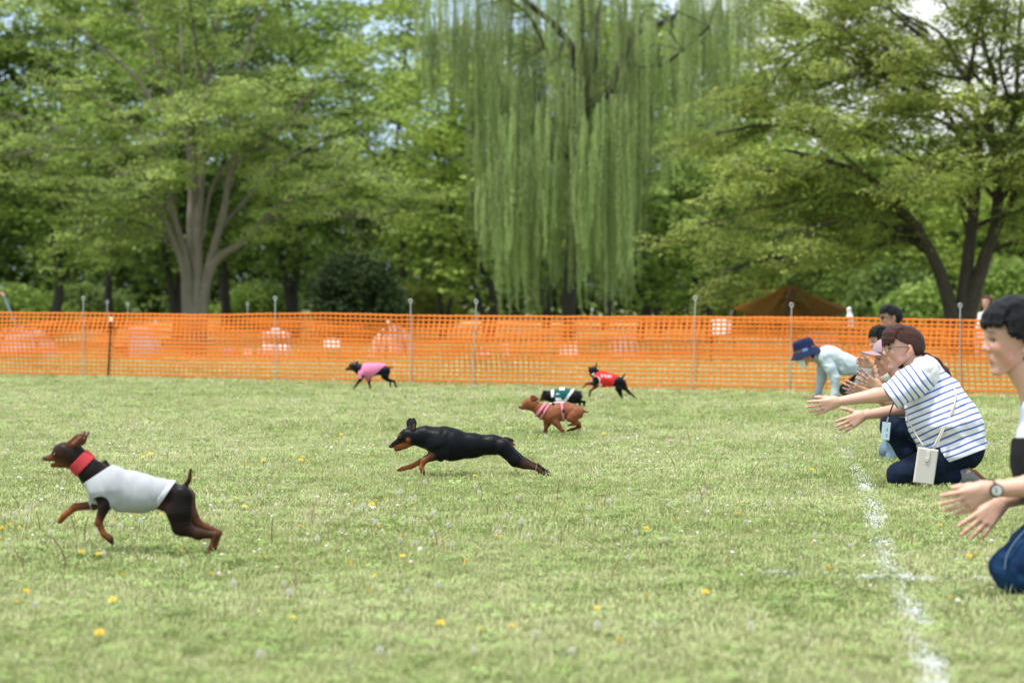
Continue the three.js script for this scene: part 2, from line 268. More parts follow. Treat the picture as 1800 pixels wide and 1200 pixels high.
// ================================================================ chalk line
{
  const r = rng(77), pos = [], nor = [];
  const fleck = (c, s) => {
    const q = r() * 6.28, up = r() < 0.45, n = V((r() - 0.5) * 0.8, 1, (r() - 0.5) * 0.8 + (up ? 1.2 : 0)).normalize(), a = V(Math.cos(q), 0, Math.sin(q)).cross(n).normalize(), b = n.clone().cross(a), k = 5, ring = [];
    for (let i = 0; i < k; i++) { const t = i / k * 6.283, w = s * (0.6 + 0.6 * r()); ring.push(c.clone().addScaledVector(a, Math.cos(t) * w).addScaledVector(b, Math.sin(t) * w * 0.6)); }
    for (let i = 1; i < k - 1; i++) for (const p of [ring[0], ring[i], ring[i + 1]]) { pos.push(p.x, p.y, p.z); nor.push(n.x, n.y, n.z); }
  };
  const run = (pts, width, dens, strength) => {
    const w = pts.map(([x, y]) => onGround(x, y));
    for (let i = 0; i < w.length - 1; i++) {
      const L = w[i].distanceTo(w[i + 1]), n = Math.round(L * dens), dir = w[i + 1].clone().sub(w[i]).normalize(), side = V(-dir.z, 0, dir.x);
      for (let k = 0; k < n; k++) {
        const t = r(), p = w[i].clone().lerp(w[i + 1], t), o = (r() + r() - 1) * width, s = lerp(pts[i][2], pts[i + 1][2], t) * strength, patch = fbm(p.x * 14 + 3, p.z * 5 + o * 14, 1, 3);
        if (r() > s * (0.75 * sstep(0.36, 0.74, patch) + 0.05)) continue;
        p.addScaledVector(side, o); p.y = groundY(p.x, p.z) + 0.012 + 0.028 * r(); fleck(p, 0.0018 + 0.0032 * r());
      }
    }
  };
  run([[1478, 790, 0.15], [1495, 815, 0.3], [1516, 850, 0.4], [1528, 880, 0.6], [1537, 915, 0.65], [1545, 945, 0.12], [1552, 968, 0.9], [1562, 1000, 0.95], [1572, 1016, 0.7], [1582, 1030, 1.1], [1594, 1055, 0.8], [1604, 1085, 1.1], [1612, 1108, 0.9], [1618, 1130, 0.15], [1626, 1160, 0.3], [1632, 1180, 1.2], [1640, 1210, 1.1], [1660, 1290, 1]], 0.066, 7500, 0.36);
  run([[1320, 1014, 0.05], [1400, 1017, 0.25], [1470, 1022, 0.4], [1500, 1024, 0.7], [1550, 1026, 0.6], [1590, 1027, 0.8], [1650, 1027, 0.25], [1720, 1027, 0.45], [1760, 1028, 0.3], [1900, 1030, 0.3]], 0.055, 14000, 0.8);
  const g = new THREE.BufferGeometry(); g.setAttribute('position', new THREE.Float32BufferAttribute(pos, 3)); 
  top(new THREE.Mesh(g, plain(0.54, 0.57, 0.58, 0.95)), 'chalk_line', 'worn white chalk start line crossing the grass', null, null, 'structure');
}

// ================================================================ safety fences
const matNet = new THREE.MeshPhysicalMaterial({ color: C(0.82, 0.245, 0.034), roughness: 0.6, transmission: 0.28, specularIntensity: 0.4 });
function netFence(P0, P1, height, sag, pitchX, rows, wide, seed, label, group) {
  const fence = thing('safety_fence', label, 'fence', P0.clone().setY(groundY(P0.x, P0.z)));
  const L = P1.distanceTo(P0), dir = P1.clone().sub(P0).setY(0).normalize(), n = Math.round(L / pitchX), side = V(-dir.z, 0, dir.x), top_ = (x) => height + sag(x) + (fbm(x * 0.6 + seed, 1, 0, 2) - 0.5) * 0.032;
  const wob = (x, f) => (fbm(x * 0.8, f * 2 + seed, 3, 2) - 0.5) * 0.14 * (0.3 + f) + (1 - f) * 0.02;
  const node = (i, j) => { const x = i / n * L, f = j / (rows - 1), y = 0.012 + (top_(x) - 0.012) * f + (noise(i * 0.9, j * 1.3, seed) - 0.5) * 0.006, w = wob(x, f), sk = (noise(x * 0.4, f * 3, seed + 4) - 0.5) * 0.03; return dir.clone().multiplyScalar(x + sk).addScaledVector(side, w).setY(y); };
  const pos = [], nor = [], idx = [];
  const strip = (a, b, w0, w1, up, th) => {                       // thin flat bar between two nodes
    const d = b.clone().sub(a).normalize(), s = up.clone().addScaledVector(d, -up.dot(d)).normalize(), f = d.clone().cross(s), o = pos.length / 3;
    for (const [p, w] of [[a, w0], [b, w1]]) for (const [u, v] of [[-1, -1], [1, -1], [1, 1], [-1, 1]]) { const q = p.clone().addScaledVector(s, u * w).addScaledVector(f, v * th); pos.push(q.x, q.y, q.z); const m = s.clone().multiplyScalar(u * 0.6).addScaledVector(f, v).normalize(); nor.push(m.x, m.y, m.z); }
    for (let k = 0; k < 4; k++) { const k1 = (k + 1) % 4; idx.push(o + k, o + k1, o + 4 + k, o + k1, o + 4 + k1, o + 4 + k); }
  };
  const grid = []; for (let i = 0; i <= n; i++) { grid.push([]); for (let j = 0; j < rows; j++) grid[i].push(node(i, j)); }
  const up = V(0, 1, 0);
  for (let i = 0; i < n; i++) for (let j = 0; j < rows; j++) { const a = grid[i][j], b = grid[i + 1][j], m = a.clone().lerp(b, 0.5), w = j === rows - 1 ? 0.013 : wide; strip(a, m, w * 1.15, w * 0.82, up, 0.0012); strip(m, b, w * 0.82, w * 1.15, up, 0.0012); }
  for (let i = 0; i <= n; i++) for (let j = 0; j < rows - 1; j++) { const a = grid[i][j], b = grid[i][j + 1]; strip(a, b, 0.0078, 0.0078, dir, 0.0019); }
  const g = new THREE.BufferGeometry(); g.setAttribute('position', new THREE.Float32BufferAttribute(pos, 3)); g.setAttribute('normal', new THREE.Float32BufferAttribute(nor, 3)); g.setIndex(idx);
  const m = part(fence, 'netting', g, matNet); m.userData.kind = 'stuff';
  return { fence, P0, dir, L, side };
}
function fencePost(f, px, pyTop, lean, d, dark) {               // steel stake with a ring top, or a dark pole with a pale cap
  const s = FPX / d, b = at(px, 500, d), h = EYE - (pyTop - 500) / s, base = V(b.x, 0, -d).sub(f.fence.position), tp = base.clone().add(V(lean / s, h, 0.0));
  base.y = -0.02; const off = f === front ? 0.05 : -0.04; base.z += off; tp.z += off;
  if (dark) { const m = part(f.fence, 'pole', frameTube([base, tp], [0.011, 0.010], 10), matBlack); part(m, 'pole_cap', frameTube([tp.clone().addScaledVector(tp.clone().sub(base).normalize(), -0.03), tp.clone().addScaledVector(tp.clone().sub(base).normalize(), 0.025)], [0.019, 0.017], 10), matPaper); return; }
  const m = part(f.fence, 'steel_post', frameTube([base, tp], [0.0062, 0.0062], 10), matMetal);
  const ring = new THREE.TorusGeometry(0.019, 0.0055, 8, 18); ring.translate(tp.x, tp.y + 0.02, tp.z); part(m, 'ring', ring, matMetal);
}
const fA = onGround(-110, 660.5), fB = onGround(1910, 700), front = netFence(fA, fB, 0.782, (x) => 0.008 * Math.sin(x * 1.3) - 0.014 * sstep(8, 14, x), 0.0655, 17, 0.0108, 5, 'front orange plastic safety net fence running along the far edge of the lawn');
const frontDepth = (px) => { const r = ray(px, 600), k = 1 / -r[2], X = r[0] * k, t = (fA.x - X * -fA.z) / ((-fB.z + fA.z) * X - (fB.x - fA.x)); return -(fA.z + (fB.z - fA.z) * t); };
for (const [x, y, l] of [[145, 527, 2], [484, 527, 0], [830, 533, 7], [1218, 527, 4], [1388, 539, 3], [1687, 540, 0], [722, 532, 0]]) fencePost(front, x, y, l, frontDepth(x), false);
fencePost(front, 189, 560, 7, frontDepth(190), true);
const rA = onGround(-160, 633), rB = onGround(1960, 640), rear = netFence(rA, rB, 0.60, (x) => -0.045 * Math.cos(x * 0.8) * sstep(0, 3, x) - 0.10 * (1 - sstep(0, 4, x)), 0.066, 13, 0.0098, 15, 'rear orange plastic safety net fence seen through the front netting');
const rearDepth = (px) => { const t = clamp((px + 160) / 2120, 0, 1); return lerp(-rA.z, -rB.z, t); };
for (const [x, y, l] of [[186, 533, 1], [222, 536, 1], [433, 536, 1], [1041, 546, 0]]) fencePost(rear, x, y, l, rearDepth(x), false);
for (const [x, y, l] of [[676, 566, 6], [272, 566, 0], [1250, 562, 4]]) fencePost(rear, x, y, l, rearDepth(x), true);
function paperSign(px, py, w, h, d, label, lines) {
  const s = FPX / d, p = at(px, py, d - 0.06), t = thing('paper_sign', label, 'sign', p), W = w / s, H = h / s;
  part(t, 'sheet', new RoundedBoxGeometry(W, H, 0.004, 2, 0.0018), matPaper);
  for (const sx of [-1, 1]) { const tie = part(t, 'cable_tie', new THREE.TorusGeometry(0.018, 0.003, 6, 12), matBlack); tie.position.set(sx * (W / 2 - 0.02), H / 2, 0); tie.rotation.y = 1.57; }
}
paperSign(583, 603, 28, 17, rearDepth(583), 'small white paper sign on the rear net between white chair and dome tent');
paperSign(1270, 574, 34, 26, rearDepth(1270), 'white paper sign tied to the rear net, in front of the brown tarp shelter');

// ================================================================ trees
const matLeaf = (t = 0.52) => new THREE.MeshPhysicalMaterial({ roughness: 0.7, transmission: t, specularIntensity: 0.12 });
const leafM = matLeaf(), leafW = matLeaf(0.5);
const bark = (r, g, b) => new THREE.MeshStandardMaterial({ color: C(r, g, b), roughness: 0.95, bumpMap: (() => { const t = barkBump.clone(); t.repeat.set(3, 0.8); t.needsUpdate = true; return t; })(), bumpScale: 0.03 });
const barkGrey = bark(0.25, 0.22, 0.19), barkDark = bark(0.042, 0.038, 0.032), barkBrown = bark(0.075, 0.062, 0.05);
function leafSpray(seed, n, rx, ry, rz, len, wid, flat) {        // a spray of pointed leaves
  const r = rng(seed), pos = [], nor = [], idx = [];
  for (let i = 0; i < n; i++) {
    const q = r() * 6.283, rad = Math.sqrt(r()), x = Math.cos(q) * rad * rx, z = Math.sin(q) * rad * rz, y = (r() + r() - 1) * ry - 0.12 * rad * rad * rx;
    const n0 = V((r() - 0.5) * 2 * (1 - flat), 0.5 + flat, (r() - 0.5) * 2 * (1 - flat)).normalize(), h = r() * 6.283, d = V(Math.cos(h), -0.35 * r(), Math.sin(h)); d.addScaledVector(n0, -d.dot(n0)).normalize();
    const s = n0.clone().cross(d), L = len * (0.7 + 0.6 * r()), w = wid * (0.7 + 0.6 * r()), o = pos.length / 3, c = V(x, y, z);
    const P = [c, c.clone().addScaledVector(d, L * 0.42).addScaledVector(s, w).addScaledVector(n0, -w * 0.25), c.clone().addScaledVector(d, L).addScaledVector(n0, -L * 0.12), c.clone().addScaledVector(d, L * 0.42).addScaledVector(s, -w).addScaledVector(n0, -w * 0.25)];
    for (const p of P) { pos.push(p.x, p.y, p.z); nor.push(n0.x, n0.y, n0.z); } idx.push(o, o + 1, o + 2, o, o + 2, o + 3);
  }
  const g = new THREE.BufferGeometry(); g.setAttribute('position', new THREE.Float32BufferAttribute(pos, 3)); g.setIndex(idx); return g;
}
const sprayBig = [leafSpray(1, 34, 0.36, 0.05, 0.30, 0.095, 0.026, 0.55), leafSpray(2, 30, 0.30, 0.07, 0.34, 0.09, 0.028, 0.45)];
const sprayFar = leafSpray(4, 34, 0.75, 0.34, 0.75, 0.20, 0.065, 0.3);
// branches: child limbs fan out from the far part of each limb, twigs from these, sprays of leaves sit along the twigs
function growTree(t, base, limbs, o) {
  const r = rng(o.seed), wood = [], sprays = [];
  const rnd = (k) => (r() * 2 - 1) * k;
  const branch = (pts, r0, r1, level) => {
    const sp = level < 2 ? smoothPts(pts, level ? 3 : 5) : pts, n = sp.length;
    wood.push(frameTube(sp, sp.map((_, i) => lerp(r0, r1, Math.pow(i / (n - 1), 0.8))), level === 0 ? 10 : level === 1 ? 6 : 4, level === 0));
    let L = 0; for (let i = 1; i < n; i++) L += sp[i].distanceTo(sp[i - 1]);
    if (level >= o.levels) {
      const k = Math.max(2, Math.round(L * o.sprayPerM));
      for (let i = 0; i < k; i++) { const f = (i + r()) / k, a = f * (n - 1), j = Math.min(n - 2, Math.floor(a)), p = sp[j].clone().lerp(sp[j + 1], a - j); p.add(V(rnd(0.28), rnd(0.10), rnd(0.28))); sprays.push(p); }
      return;
    }
    const kids = Math.round(L * (level === 0 ? o.kids0 : o.kids1)), from = level === 0 ? o.from : 0.15;
    for (let i = 0; i < kids; i++) {
      const f = from + (1 - from) * (i + r()) / kids, a = Math.min(n - 1.01, f * (n - 1)), j = Math.floor(a), p = sp[j].clone().lerp(sp[j + 1], a - j), tan = sp[j + 1].clone().sub(sp[j]).normalize();
      const side = V(rnd(1), rnd(0.5), rnd(1)); side.addScaledVector(tan, -side.dot(tan)).normalize();
      const out = p.clone().sub(base).setY(0); out.normalize();
      const dir = tan.clone().multiplyScalar(0.75).addScaledVector(side, 0.9).addScaledVector(out, o.out).add(V(0, o.lift, 0)).normalize();
      const len = (level === 0 ? o.len0 : o.len1) * (0.55 + 0.7 * r()) * (1.15 - 0.5 * f), q = [p]; let c = p.clone(), dd = dir.clone();
      for (let s = 0; s < 3; s++) { dd.add(V(rnd(0.22), -o.droop * (s + 0.5) * 0.25, rnd(0.22))).normalize(); c = c.clone().addScaledVector(dd, len / 3); q.push(c); }
      branch(q, Math.max(0.008, lerp(r0, r1, f) * 0.5), 0.005, level + 1);
    }
    if (level > 0) sprays.push(sp[n - 1].clone());
  };
  for (const l of limbs) branch(l.pts, l.r0, l.r1, 0);
  part(t, 'trunk', mergeIndexed(wood), o.bark);
  const list = [[], []];
  for (const p of sprays) {
    if (o.keep && !o.keep(p)) continue;
    const k = fbm(p.x * 0.9 + o.seed, p.y * 0.9, p.z * 0.9, 2), v = 0.72 + 0.5 * r() + (k - 0.5) * 0.7, hue = r() * 0.5 + k * 0.5;
    list[r() < 0.5 ? 0 : 1].push({ p, s: o.size * (0.7 + 0.65 * r()), ry: r() * 6.28, rx: rnd(0.35), rz: rnd(0.35), c: C(lerp(o.c0[0], o.c1[0], hue) * v, lerp(o.c0[1], o.c1[1], hue) * v, lerp(o.c0[2], o.c1[2], hue) * v) });
  }
  const crown = new THREE.Group(); crown.name = 'crown'; t.add(crown);
  list.forEach((q, i) => { if (q.length) instanced('foliage', o.geo ? o.geo[i % o.geo.length] : sprayBig[i], leafM, q, crown); });
  return sprays.length;
}
function limbList(spec, ox, oy, sc, depth, base, rScale) {      // limbs given where they run across the view at this distance
  const s = FPX / depth;
  return spec.map(([pts, r0, r1, z1]) => ({ pts: pts.map(([x, y], i) => { const f = i / (pts.length - 1), d = depth - (z1 ?? 0) * f * f; return at(ox + x / sc, oy + y / sc, d).sub(base); }), r0: r0 / sc / s * rScale, r1: Math.max(0.012, r1 / sc / s * rScale) }));
}
{ // the many stemmed tree on the left
  const d = 55, b = at(345, 600, d); b.y = -0.62;
  const t = thing('spreading_tree', 'large grey barked tree with many fanning stems behind the left half of the fence', 'tree', b);
  const S = [
    [[[712, 1380], [700, 1150], [690, 1010], [650, 900], [590, 800], [480, 740], [330, 715]], 30, 5, 1.5], [[[716, 1380], [710, 1100], [692, 950], [650, 800], [620, 650], [560, 540], [430, 420], [290, 300]], 30, 5, 2],
    [[[726, 1380], [722, 1100], [718, 850], [722, 650], [700, 500], [640, 350], [580, 200], [520, 40], [470, -200]], 32, 6, -1.5], [[[738, 1380], [742, 1100], [745, 850], [760, 620], [770, 380], [800, 200], [830, 0], [850, -260]], 34, 7, 0.6],
    [[[750, 1380], [765, 1100], [800, 950], [840, 800], [880, 620], [960, 560], [1060, 470], [1180, 340], [1300, 220]], 30, 5, 1.2], [[[755, 1380], [775, 1080], [815, 975], [900, 920], [980, 840], [1100, 750], [1250, 690], [1420, 650]], 28, 5, 2.2],
    [[[815, 900], [840, 850], [920, 760], [1010, 650], [1150, 560], [1300, 470]], 14, 4, -2], [[[715, 600], [700, 500], [690, 300], [680, 100], [690, -150]], 14, 5, -1], [[[765, 500], [770, 380], [740, 200], [715, 0], [690, -220]], 15, 5, 2.4],
    [[[870, 660], [880, 600], [850, 500], [920, 200], [1000, 0], [1060, -200]], 13, 5, -1.4], [[[692, 1010], [660, 940], [600, 870], [490, 830], [380, 840]], 13, 4, 2.5], [[[625, 670], [560, 560], [400, 560], [200, 560], [20, 590]], 12, 4, 2], [[[640, 800], [520, 700], [350, 560], [180, 470], [20, 420]], 13, 4, -1.2],
    [[[600, 420], [480, 260], [300, 120], [150, 0]], 11, 4, 0.5], [[[1000, 830], [1150, 800], [1350, 820], [1500, 800]], 11, 4, 0.5], [[[730, 900], [720, 700], [640, 620], [560, 640], [450, 660]], 12, 4, 4], [[[760, 900], [800, 700], [900, 560], [960, 430], [1010, 330]], 12, 4, 4.5], [[[735, 800], [740, 600], [720, 480], [800, 330]], 12, 4, 5],
  ];
  growTree(t, V(0, 0, 0), limbList(S, 0, 0, 2.143, d, b, 0.72), { seed: 21, levels: 2, kids0: 2.1, kids1: 2.2, from: 0.42, len0: 1.7, len1: 0.85, out: 0.55, lift: 0.12, droop: 0.45, sprayPerM: 4.7, size: 0.88, bark: barkGrey, c0: [0.255, 0.355, 0.085], c1: [0.39, 0.48, 0.145] });
}
{ // the tree on the right, its low limbs sweeping to the left in flat layers
  const d = 45, b = at(1690, 600, d); b.y = -0.62;
  const t = thing('spreading_tree', 'dark trunked spreading tree with layered olive foliage behind the kneeling people', 'tree', b);
  const S = [
    [[[965, 1330], [950, 1120], [920, 1000], [870, 880], [830, 810], [760, 720], [650, 620], [500, 560], [330, 520]], 48, 6, 1.5], [[[985, 1330], [985, 1100], [1000, 950], [1020, 780], [1040, 600], [1040, 420], [1000, 280], [900, 170], [800, 90]], 46, 7, -1],
    [[[1000, 1330], [1010, 1100], [1060, 920], [1100, 800], [1110, 600], [1100, 500], [1070, 420], [1100, 300], [1060, 150], [1050, -60]], 46, 7, 1], [[[1110, 640], [1130, 520], [1170, 400], [1180, 200], [1190, 20], [1210, -150]], 18, 6, -1.2], [[[1090, 860], [1150, 720], [1230, 600], [1330, 480]], 18, 6, 1], [[[885, 910], [800, 845], [650, 870], [500, 885], [290, 915], [150, 950]], 17, 5, 2],
    [[[840, 820], [700, 700], [500, 690], [250, 740], [60, 790]], 16, 5, -1], [[[1040, 600], [980, 480], [860, 300], [700, 250], [480, 300]], 16, 5, 1.6], [[[1040, 450], [940, 380], [800, 270], [680, 120], [560, -20]], 15, 5, -1.5], [[[660, 630], [480, 480], [300, 440], [120, 470]], 12, 5, 1], [[[1105, 620], [1200, 575], [1300, 540]], 18, 7, 1.4],
    [[[1005, 300], [1040, 100], [1100, -80]], 13, 5, 1], [[[760, 720], [600, 640], [380, 600], [150, 620]], 12, 4, 3], [[[850, 860], [720, 790], [560, 780], [330, 830]], 12, 4, 3.4], [[[900, 180], [760, 60], [650, -60]], 11, 4, 0], [[[1020, 760], [930, 640], [800, 560], [640, 470], [520, 420]], 14, 4, 3], [[[1060, 900], [1140, 860], [1260, 830], [1400, 850]], 14, 5, 2], [[[980, 480], [900, 420], [760, 400], [600, 380], [420, 330]], 11, 4, -2.4],
    [[[1100, 700], [1020, 600], [920, 560], [800, 640]], 12, 4, 4], [[[1060, 150], [960, 60], [880, -60]], 10, 4, 1], [[[1000, 280], [900, 260], [800, 190], [740, 150]], 10, 4, 2], [[[1110, 600], [1060, 470], [960, 440], [900, 330]], 11, 4, 2.4], [[[980, 230], [900, 110], [760, 40], [700, -40]], 10, 4, -0.4], [[[1090, 330], [980, 220], [880, 200], [760, 210]], 11, 4, -2], [[[1070, 430], [960, 330], [820, 360], [680, 330]], 11, 4, 2], [[[1170, 400], [1120, 250], [1130, 100], [1160, -60]], 11, 4, 1.5], [[[900, 380], [760, 300], [620, 200], [520, 160]], 11, 4, 1.2], [[[860, 110], [700, 20], [560, -40]], 10, 4, -1.4], [[[1130, 520], [1230, 420], [1330, 330]], 12, 4, 0.5], [[[700, 260], [600, 170], [470, 110], [400, 40]], 10, 4, 0.8], [[[680, 130], [540, 120], [400, 190], [280, 330]], 10, 4, -0.5],
  ];
  growTree(t, V(0, 0, 0), limbList(S, 1200, 0, 2, d, b, 0.72), { seed: 31, levels: 2, kids0: 2.7, kids1: 2.5, from: 0.3, len0: 1.35, len1: 0.75, out: 0.5, lift: 0.05, droop: 0.4, sprayPerM: 6.8, size: 0.9, bark: barkBrown, c0: [0.215, 0.275, 0.055], c1: [0.335, 0.395, 0.105] });
}
{ // the weeping willow
  const d = 58, b = at(998, 600, d); b.y = -0.62; const r = rng(41);
  const t = thing('willow_tree', 'tall weeping willow with curtains of hanging strands in the centre behind the fence', 'tree', b);
  const S = [[[[745, 1330], [752, 1100], [765, 900], [775, 600], [790, 400], [770, 200], [700, 100], [560, -20], [430, -160]], 46, 12, 1.5], [[[788, 440], [880, 380], [950, 230], [1000, 130], [1150, 60], [1260, -80]], 30, 10, -1.5], [[[772, 260], [800, 100], [780, -80], [760, -260]], 24, 9, 0.5], [[[735, 150], [690, 240], [660, 180], [600, 60], [520, 0]], 14, 6, 2], [[[955, 240], [1080, 250], [1180, 190], [1280, 100]], 12, 6, 2.5], [[[790, 380], [850, 240], [860, 60], [900, -120]], 16, 6, -2.5]];
  const limbs = limbList(S, 650, 0, 2.143, d, b, 0.62), wood = limbs.map((l) => { const p = smoothPts(l.pts, 5); return frameTube(p, p.map((_, i) => lerp(l.r0, l.r1, i / (p.length - 1))), 9); });
  const piece = (() => { const q = rng(43), pos = [], nor = [], idx = []; for (let i = 0; i < 40; i++) { const y = -0.55 * i / 40, a = i * 2.4 + q() * 0.8, dir = V(Math.cos(a) * 0.62, -0.8, Math.sin(a) * 0.62).normalize(), s = V(-Math.sin(a), 0, Math.cos(a)), L = 0.075 + 0.04 * q(), w = 0.0085, o = pos.length / 3, c = V(0.012 * Math.sin(y * 9), y, 0.012 * Math.cos(y * 7)), n = s.clone().cross(dir); for (const p of [c, c.clone().addScaledVector(dir, L * 0.45).addScaledVector(s, w), c.clone().addScaledVector(dir, L), c.clone().addScaledVector(dir, L * 0.45).addScaledVector(s, -w)]) { pos.push(p.x, p.y, p.z); nor.push(n.x, n.y, n.z); } idx.push(o, o + 1, o + 2, o, o + 2, o + 3); } const g = new THREE.BufferGeometry(); g.setAttribute('position', new THREE.Float32BufferAttribute(pos, 3)); g.setIndex(idx); return g; })();
  const list = [];
  const zone = (x0, x1, t0, t1, b0, b1, z0, z1, n, tone) => {
    for (let i = 0; i < n; i++) {
      const px = lerp(x0, x1, clamp((i + r() * 2.6 - 0.8) / n, -0.06, 1.06)) + (r() - 0.5) * 26, edge = Math.min(1, Math.abs((px - (x0 + x1) / 2) / ((x1 - x0) / 2))), dz = lerp(z0, z1, r()), dd = d - dz, pT = at(px, lerp(t0, t1, r()), dd).sub(b), yB = at(px, lerp(b0, b1, r()) - (b1 - t1) * 0.45 * Math.pow(edge, 3) * r(), dd).y - b.y, k = 3 + Math.floor(r() * 6), tw = tone * (0.58 + 0.6 * r()), hue = r();
      let best = null, bd = 1e9; for (const l of limbs) for (const p of l.pts) { const q = p.distanceTo(pT) + (p.y < pT.y - 1 ? 1.5 : 0); if (q < bd) { bd = q; best = p; } }
      if (bd < 2.2 && r() < 0.5) wood.push(frameTube([best, best.clone().lerp(pT, 0.55).add(V(0, 0.25, 0)), pT], [0.014, 0.010, 0.005], 4, false));
      for (let j = 0; j < k; j++) {
        const ox = (r() + r() - 1) * 0.19, oz = (r() + r() - 1) * 0.19, y1 = yB + (pT.y - yB) * Math.pow(r(), 1.6) * 0.8 + (r() < 0.2 ? 0.4 * r() : 0), ph = r() * 6.28; let y = pT.y + 0.15 - r() * 0.5;
        while (y > y1) { const f = (pT.y - y) / 6, sw = 0.10 * Math.sin(ph + y * 0.5); list.push({ p: V(pT.x + ox * (1 - 0.25 * f) + sw, y, pT.z + oz * (1 - 0.25 * f) + sw * 0.4), s: [1, 1, 1], ry: r() * 6.28, rx: (r() - 0.5) * 0.16, rz: (r() - 0.5) * 0.16, c: C(lerp(0.29, 0.38, hue) * tw, lerp(0.40, 0.46, hue) * tw, lerp(0.155, 0.20, hue) * tw) }); y -= 0.5; }
      }
    }
  };
  zone(842, 1128, 40, 210, 430, 560, -2.6, 0.4, 74, 0.95); zone(850, 988, 110, 330, 400, 560, 0.5, 3.2, 40, 1.1); zone(1012, 1122, 110, 330, 380, 560, 0.5, 3.2, 32, 1.1); zone(740, 870, -60, 60, 110, 200, -2, 2.5, 30, 0.95); zone(835, 900, 60, 160, 330, 470, -1, 2, 14, 1.05); zone(1100, 1200, 10, 110, 260, 350, -2, 2.5, 26, 1.0); zone(1190, 1300, -60, 60, 200, 310, -2, 2.5, 26, 1.0); zone(1270, 1345, -80, 0, 50, 180, -1, 2, 14, 0.95); zone(850, 1150, -110, 30, 90, 260, -3, 3, 44, 0.9); zone(1080, 1130, 150, 250, 420, 520, -1.5, 2, 10, 1);
  part(t, 'trunk', mergeIndexed(wood), barkDark);
  const crown = new THREE.Group(); crown.name = 'crown'; t.add(crown); instanced('hanging_strands', piece, leafW, list, crown);
}
// the wood behind: single trees
function woodTree(px, d, h, rad, trunkR, crownBase, seed, label, tone, lean = 0, dens = 1, forks = 0) {
  const b = at(px, 600, d); b.y = -0.62; const r = rng(seed), t = thing('woodland_tree', label, 'tree', b, null), limbs = [], rn = (k) => (r() * 2 - 1) * k;
  const topP = V(lean * h, h * 0.92, rn(0.6)), tr = [V(0, 0, 0), V(lean * h * 0.2 + rn(0.3), h * 0.14, rn(0.2)), V(lean * h * 0.3 + rn(0.4), h * 0.3, rn(0.3)), V(lean * h * 0.5 + rn(0.4), h * 0.55, rn(0.3)), topP];
  limbs.push({ pts: tr, r0: trunkR * 0.72, r1: 0.03 }); if (!forks && r() < 0.6) forks = rn(1) < 0 ? -0.7 : 0.7;
  if (forks) limbs.push({ pts: [V(0, 0.1, 0), V(forks * 0.35, h * 0.16, 0.1), V(forks * 1.1, h * 0.4, 0.3), V(forks * 1.9, h * 0.7, 0.6)], r0: trunkR * 0.5, r1: 0.03 });
  const n = 9 + Math.round(rad * 2.2);
  for (let i = 0; i < n; i++) { const f = crownBase + (0.95 - crownBase) * (i + r()) / n, y = f * h, a = i * 2.4 + rn(0.5), R = rad * Math.sin(Math.PI * clamp(0.22 + 0.72 * (f - crownBase) / (1 - crownBase), 0, 1)) * (0.7 + 0.45 * r()), c = V(lean * y, y, 0); limbs.push({ pts: [c, c.clone().add(V(Math.cos(a) * R * 0.5, R * 0.25, Math.sin(a) * R * 0.5)), c.clone().add(V(Math.cos(a) * R, R * (0.2 + 0.3 * r()), Math.sin(a) * R))], r0: trunkR * 0.35 * (1.2 - f), r1: 0.015 }); }
  growTree(t, V(0, h * 0.4, 0), limbs, { seed, levels: 1, kids0: 2.0, kids1: 1, from: 0.3, len0: 1.3, len1: 0.7, out: 0.5, lift: 0.1, droop: 0.3, sprayPerM: 2.4 * dens, size: 0.95, bark: barkDark, geo: [sprayFar], c0: tone[0], c1: tone[1] });
}
const GREEN = [[0.185, 0.285, 0.058], [0.30, 0.41, 0.105]], FRESH = [[0.25, 0.36, 0.065], [0.40, 0.50, 0.12]], DARK = [[0.10, 0.165, 0.042], [0.18, 0.255, 0.065]], OLIVE = [[0.19, 0.23, 0.045], [0.29, 0.32, 0.070]];
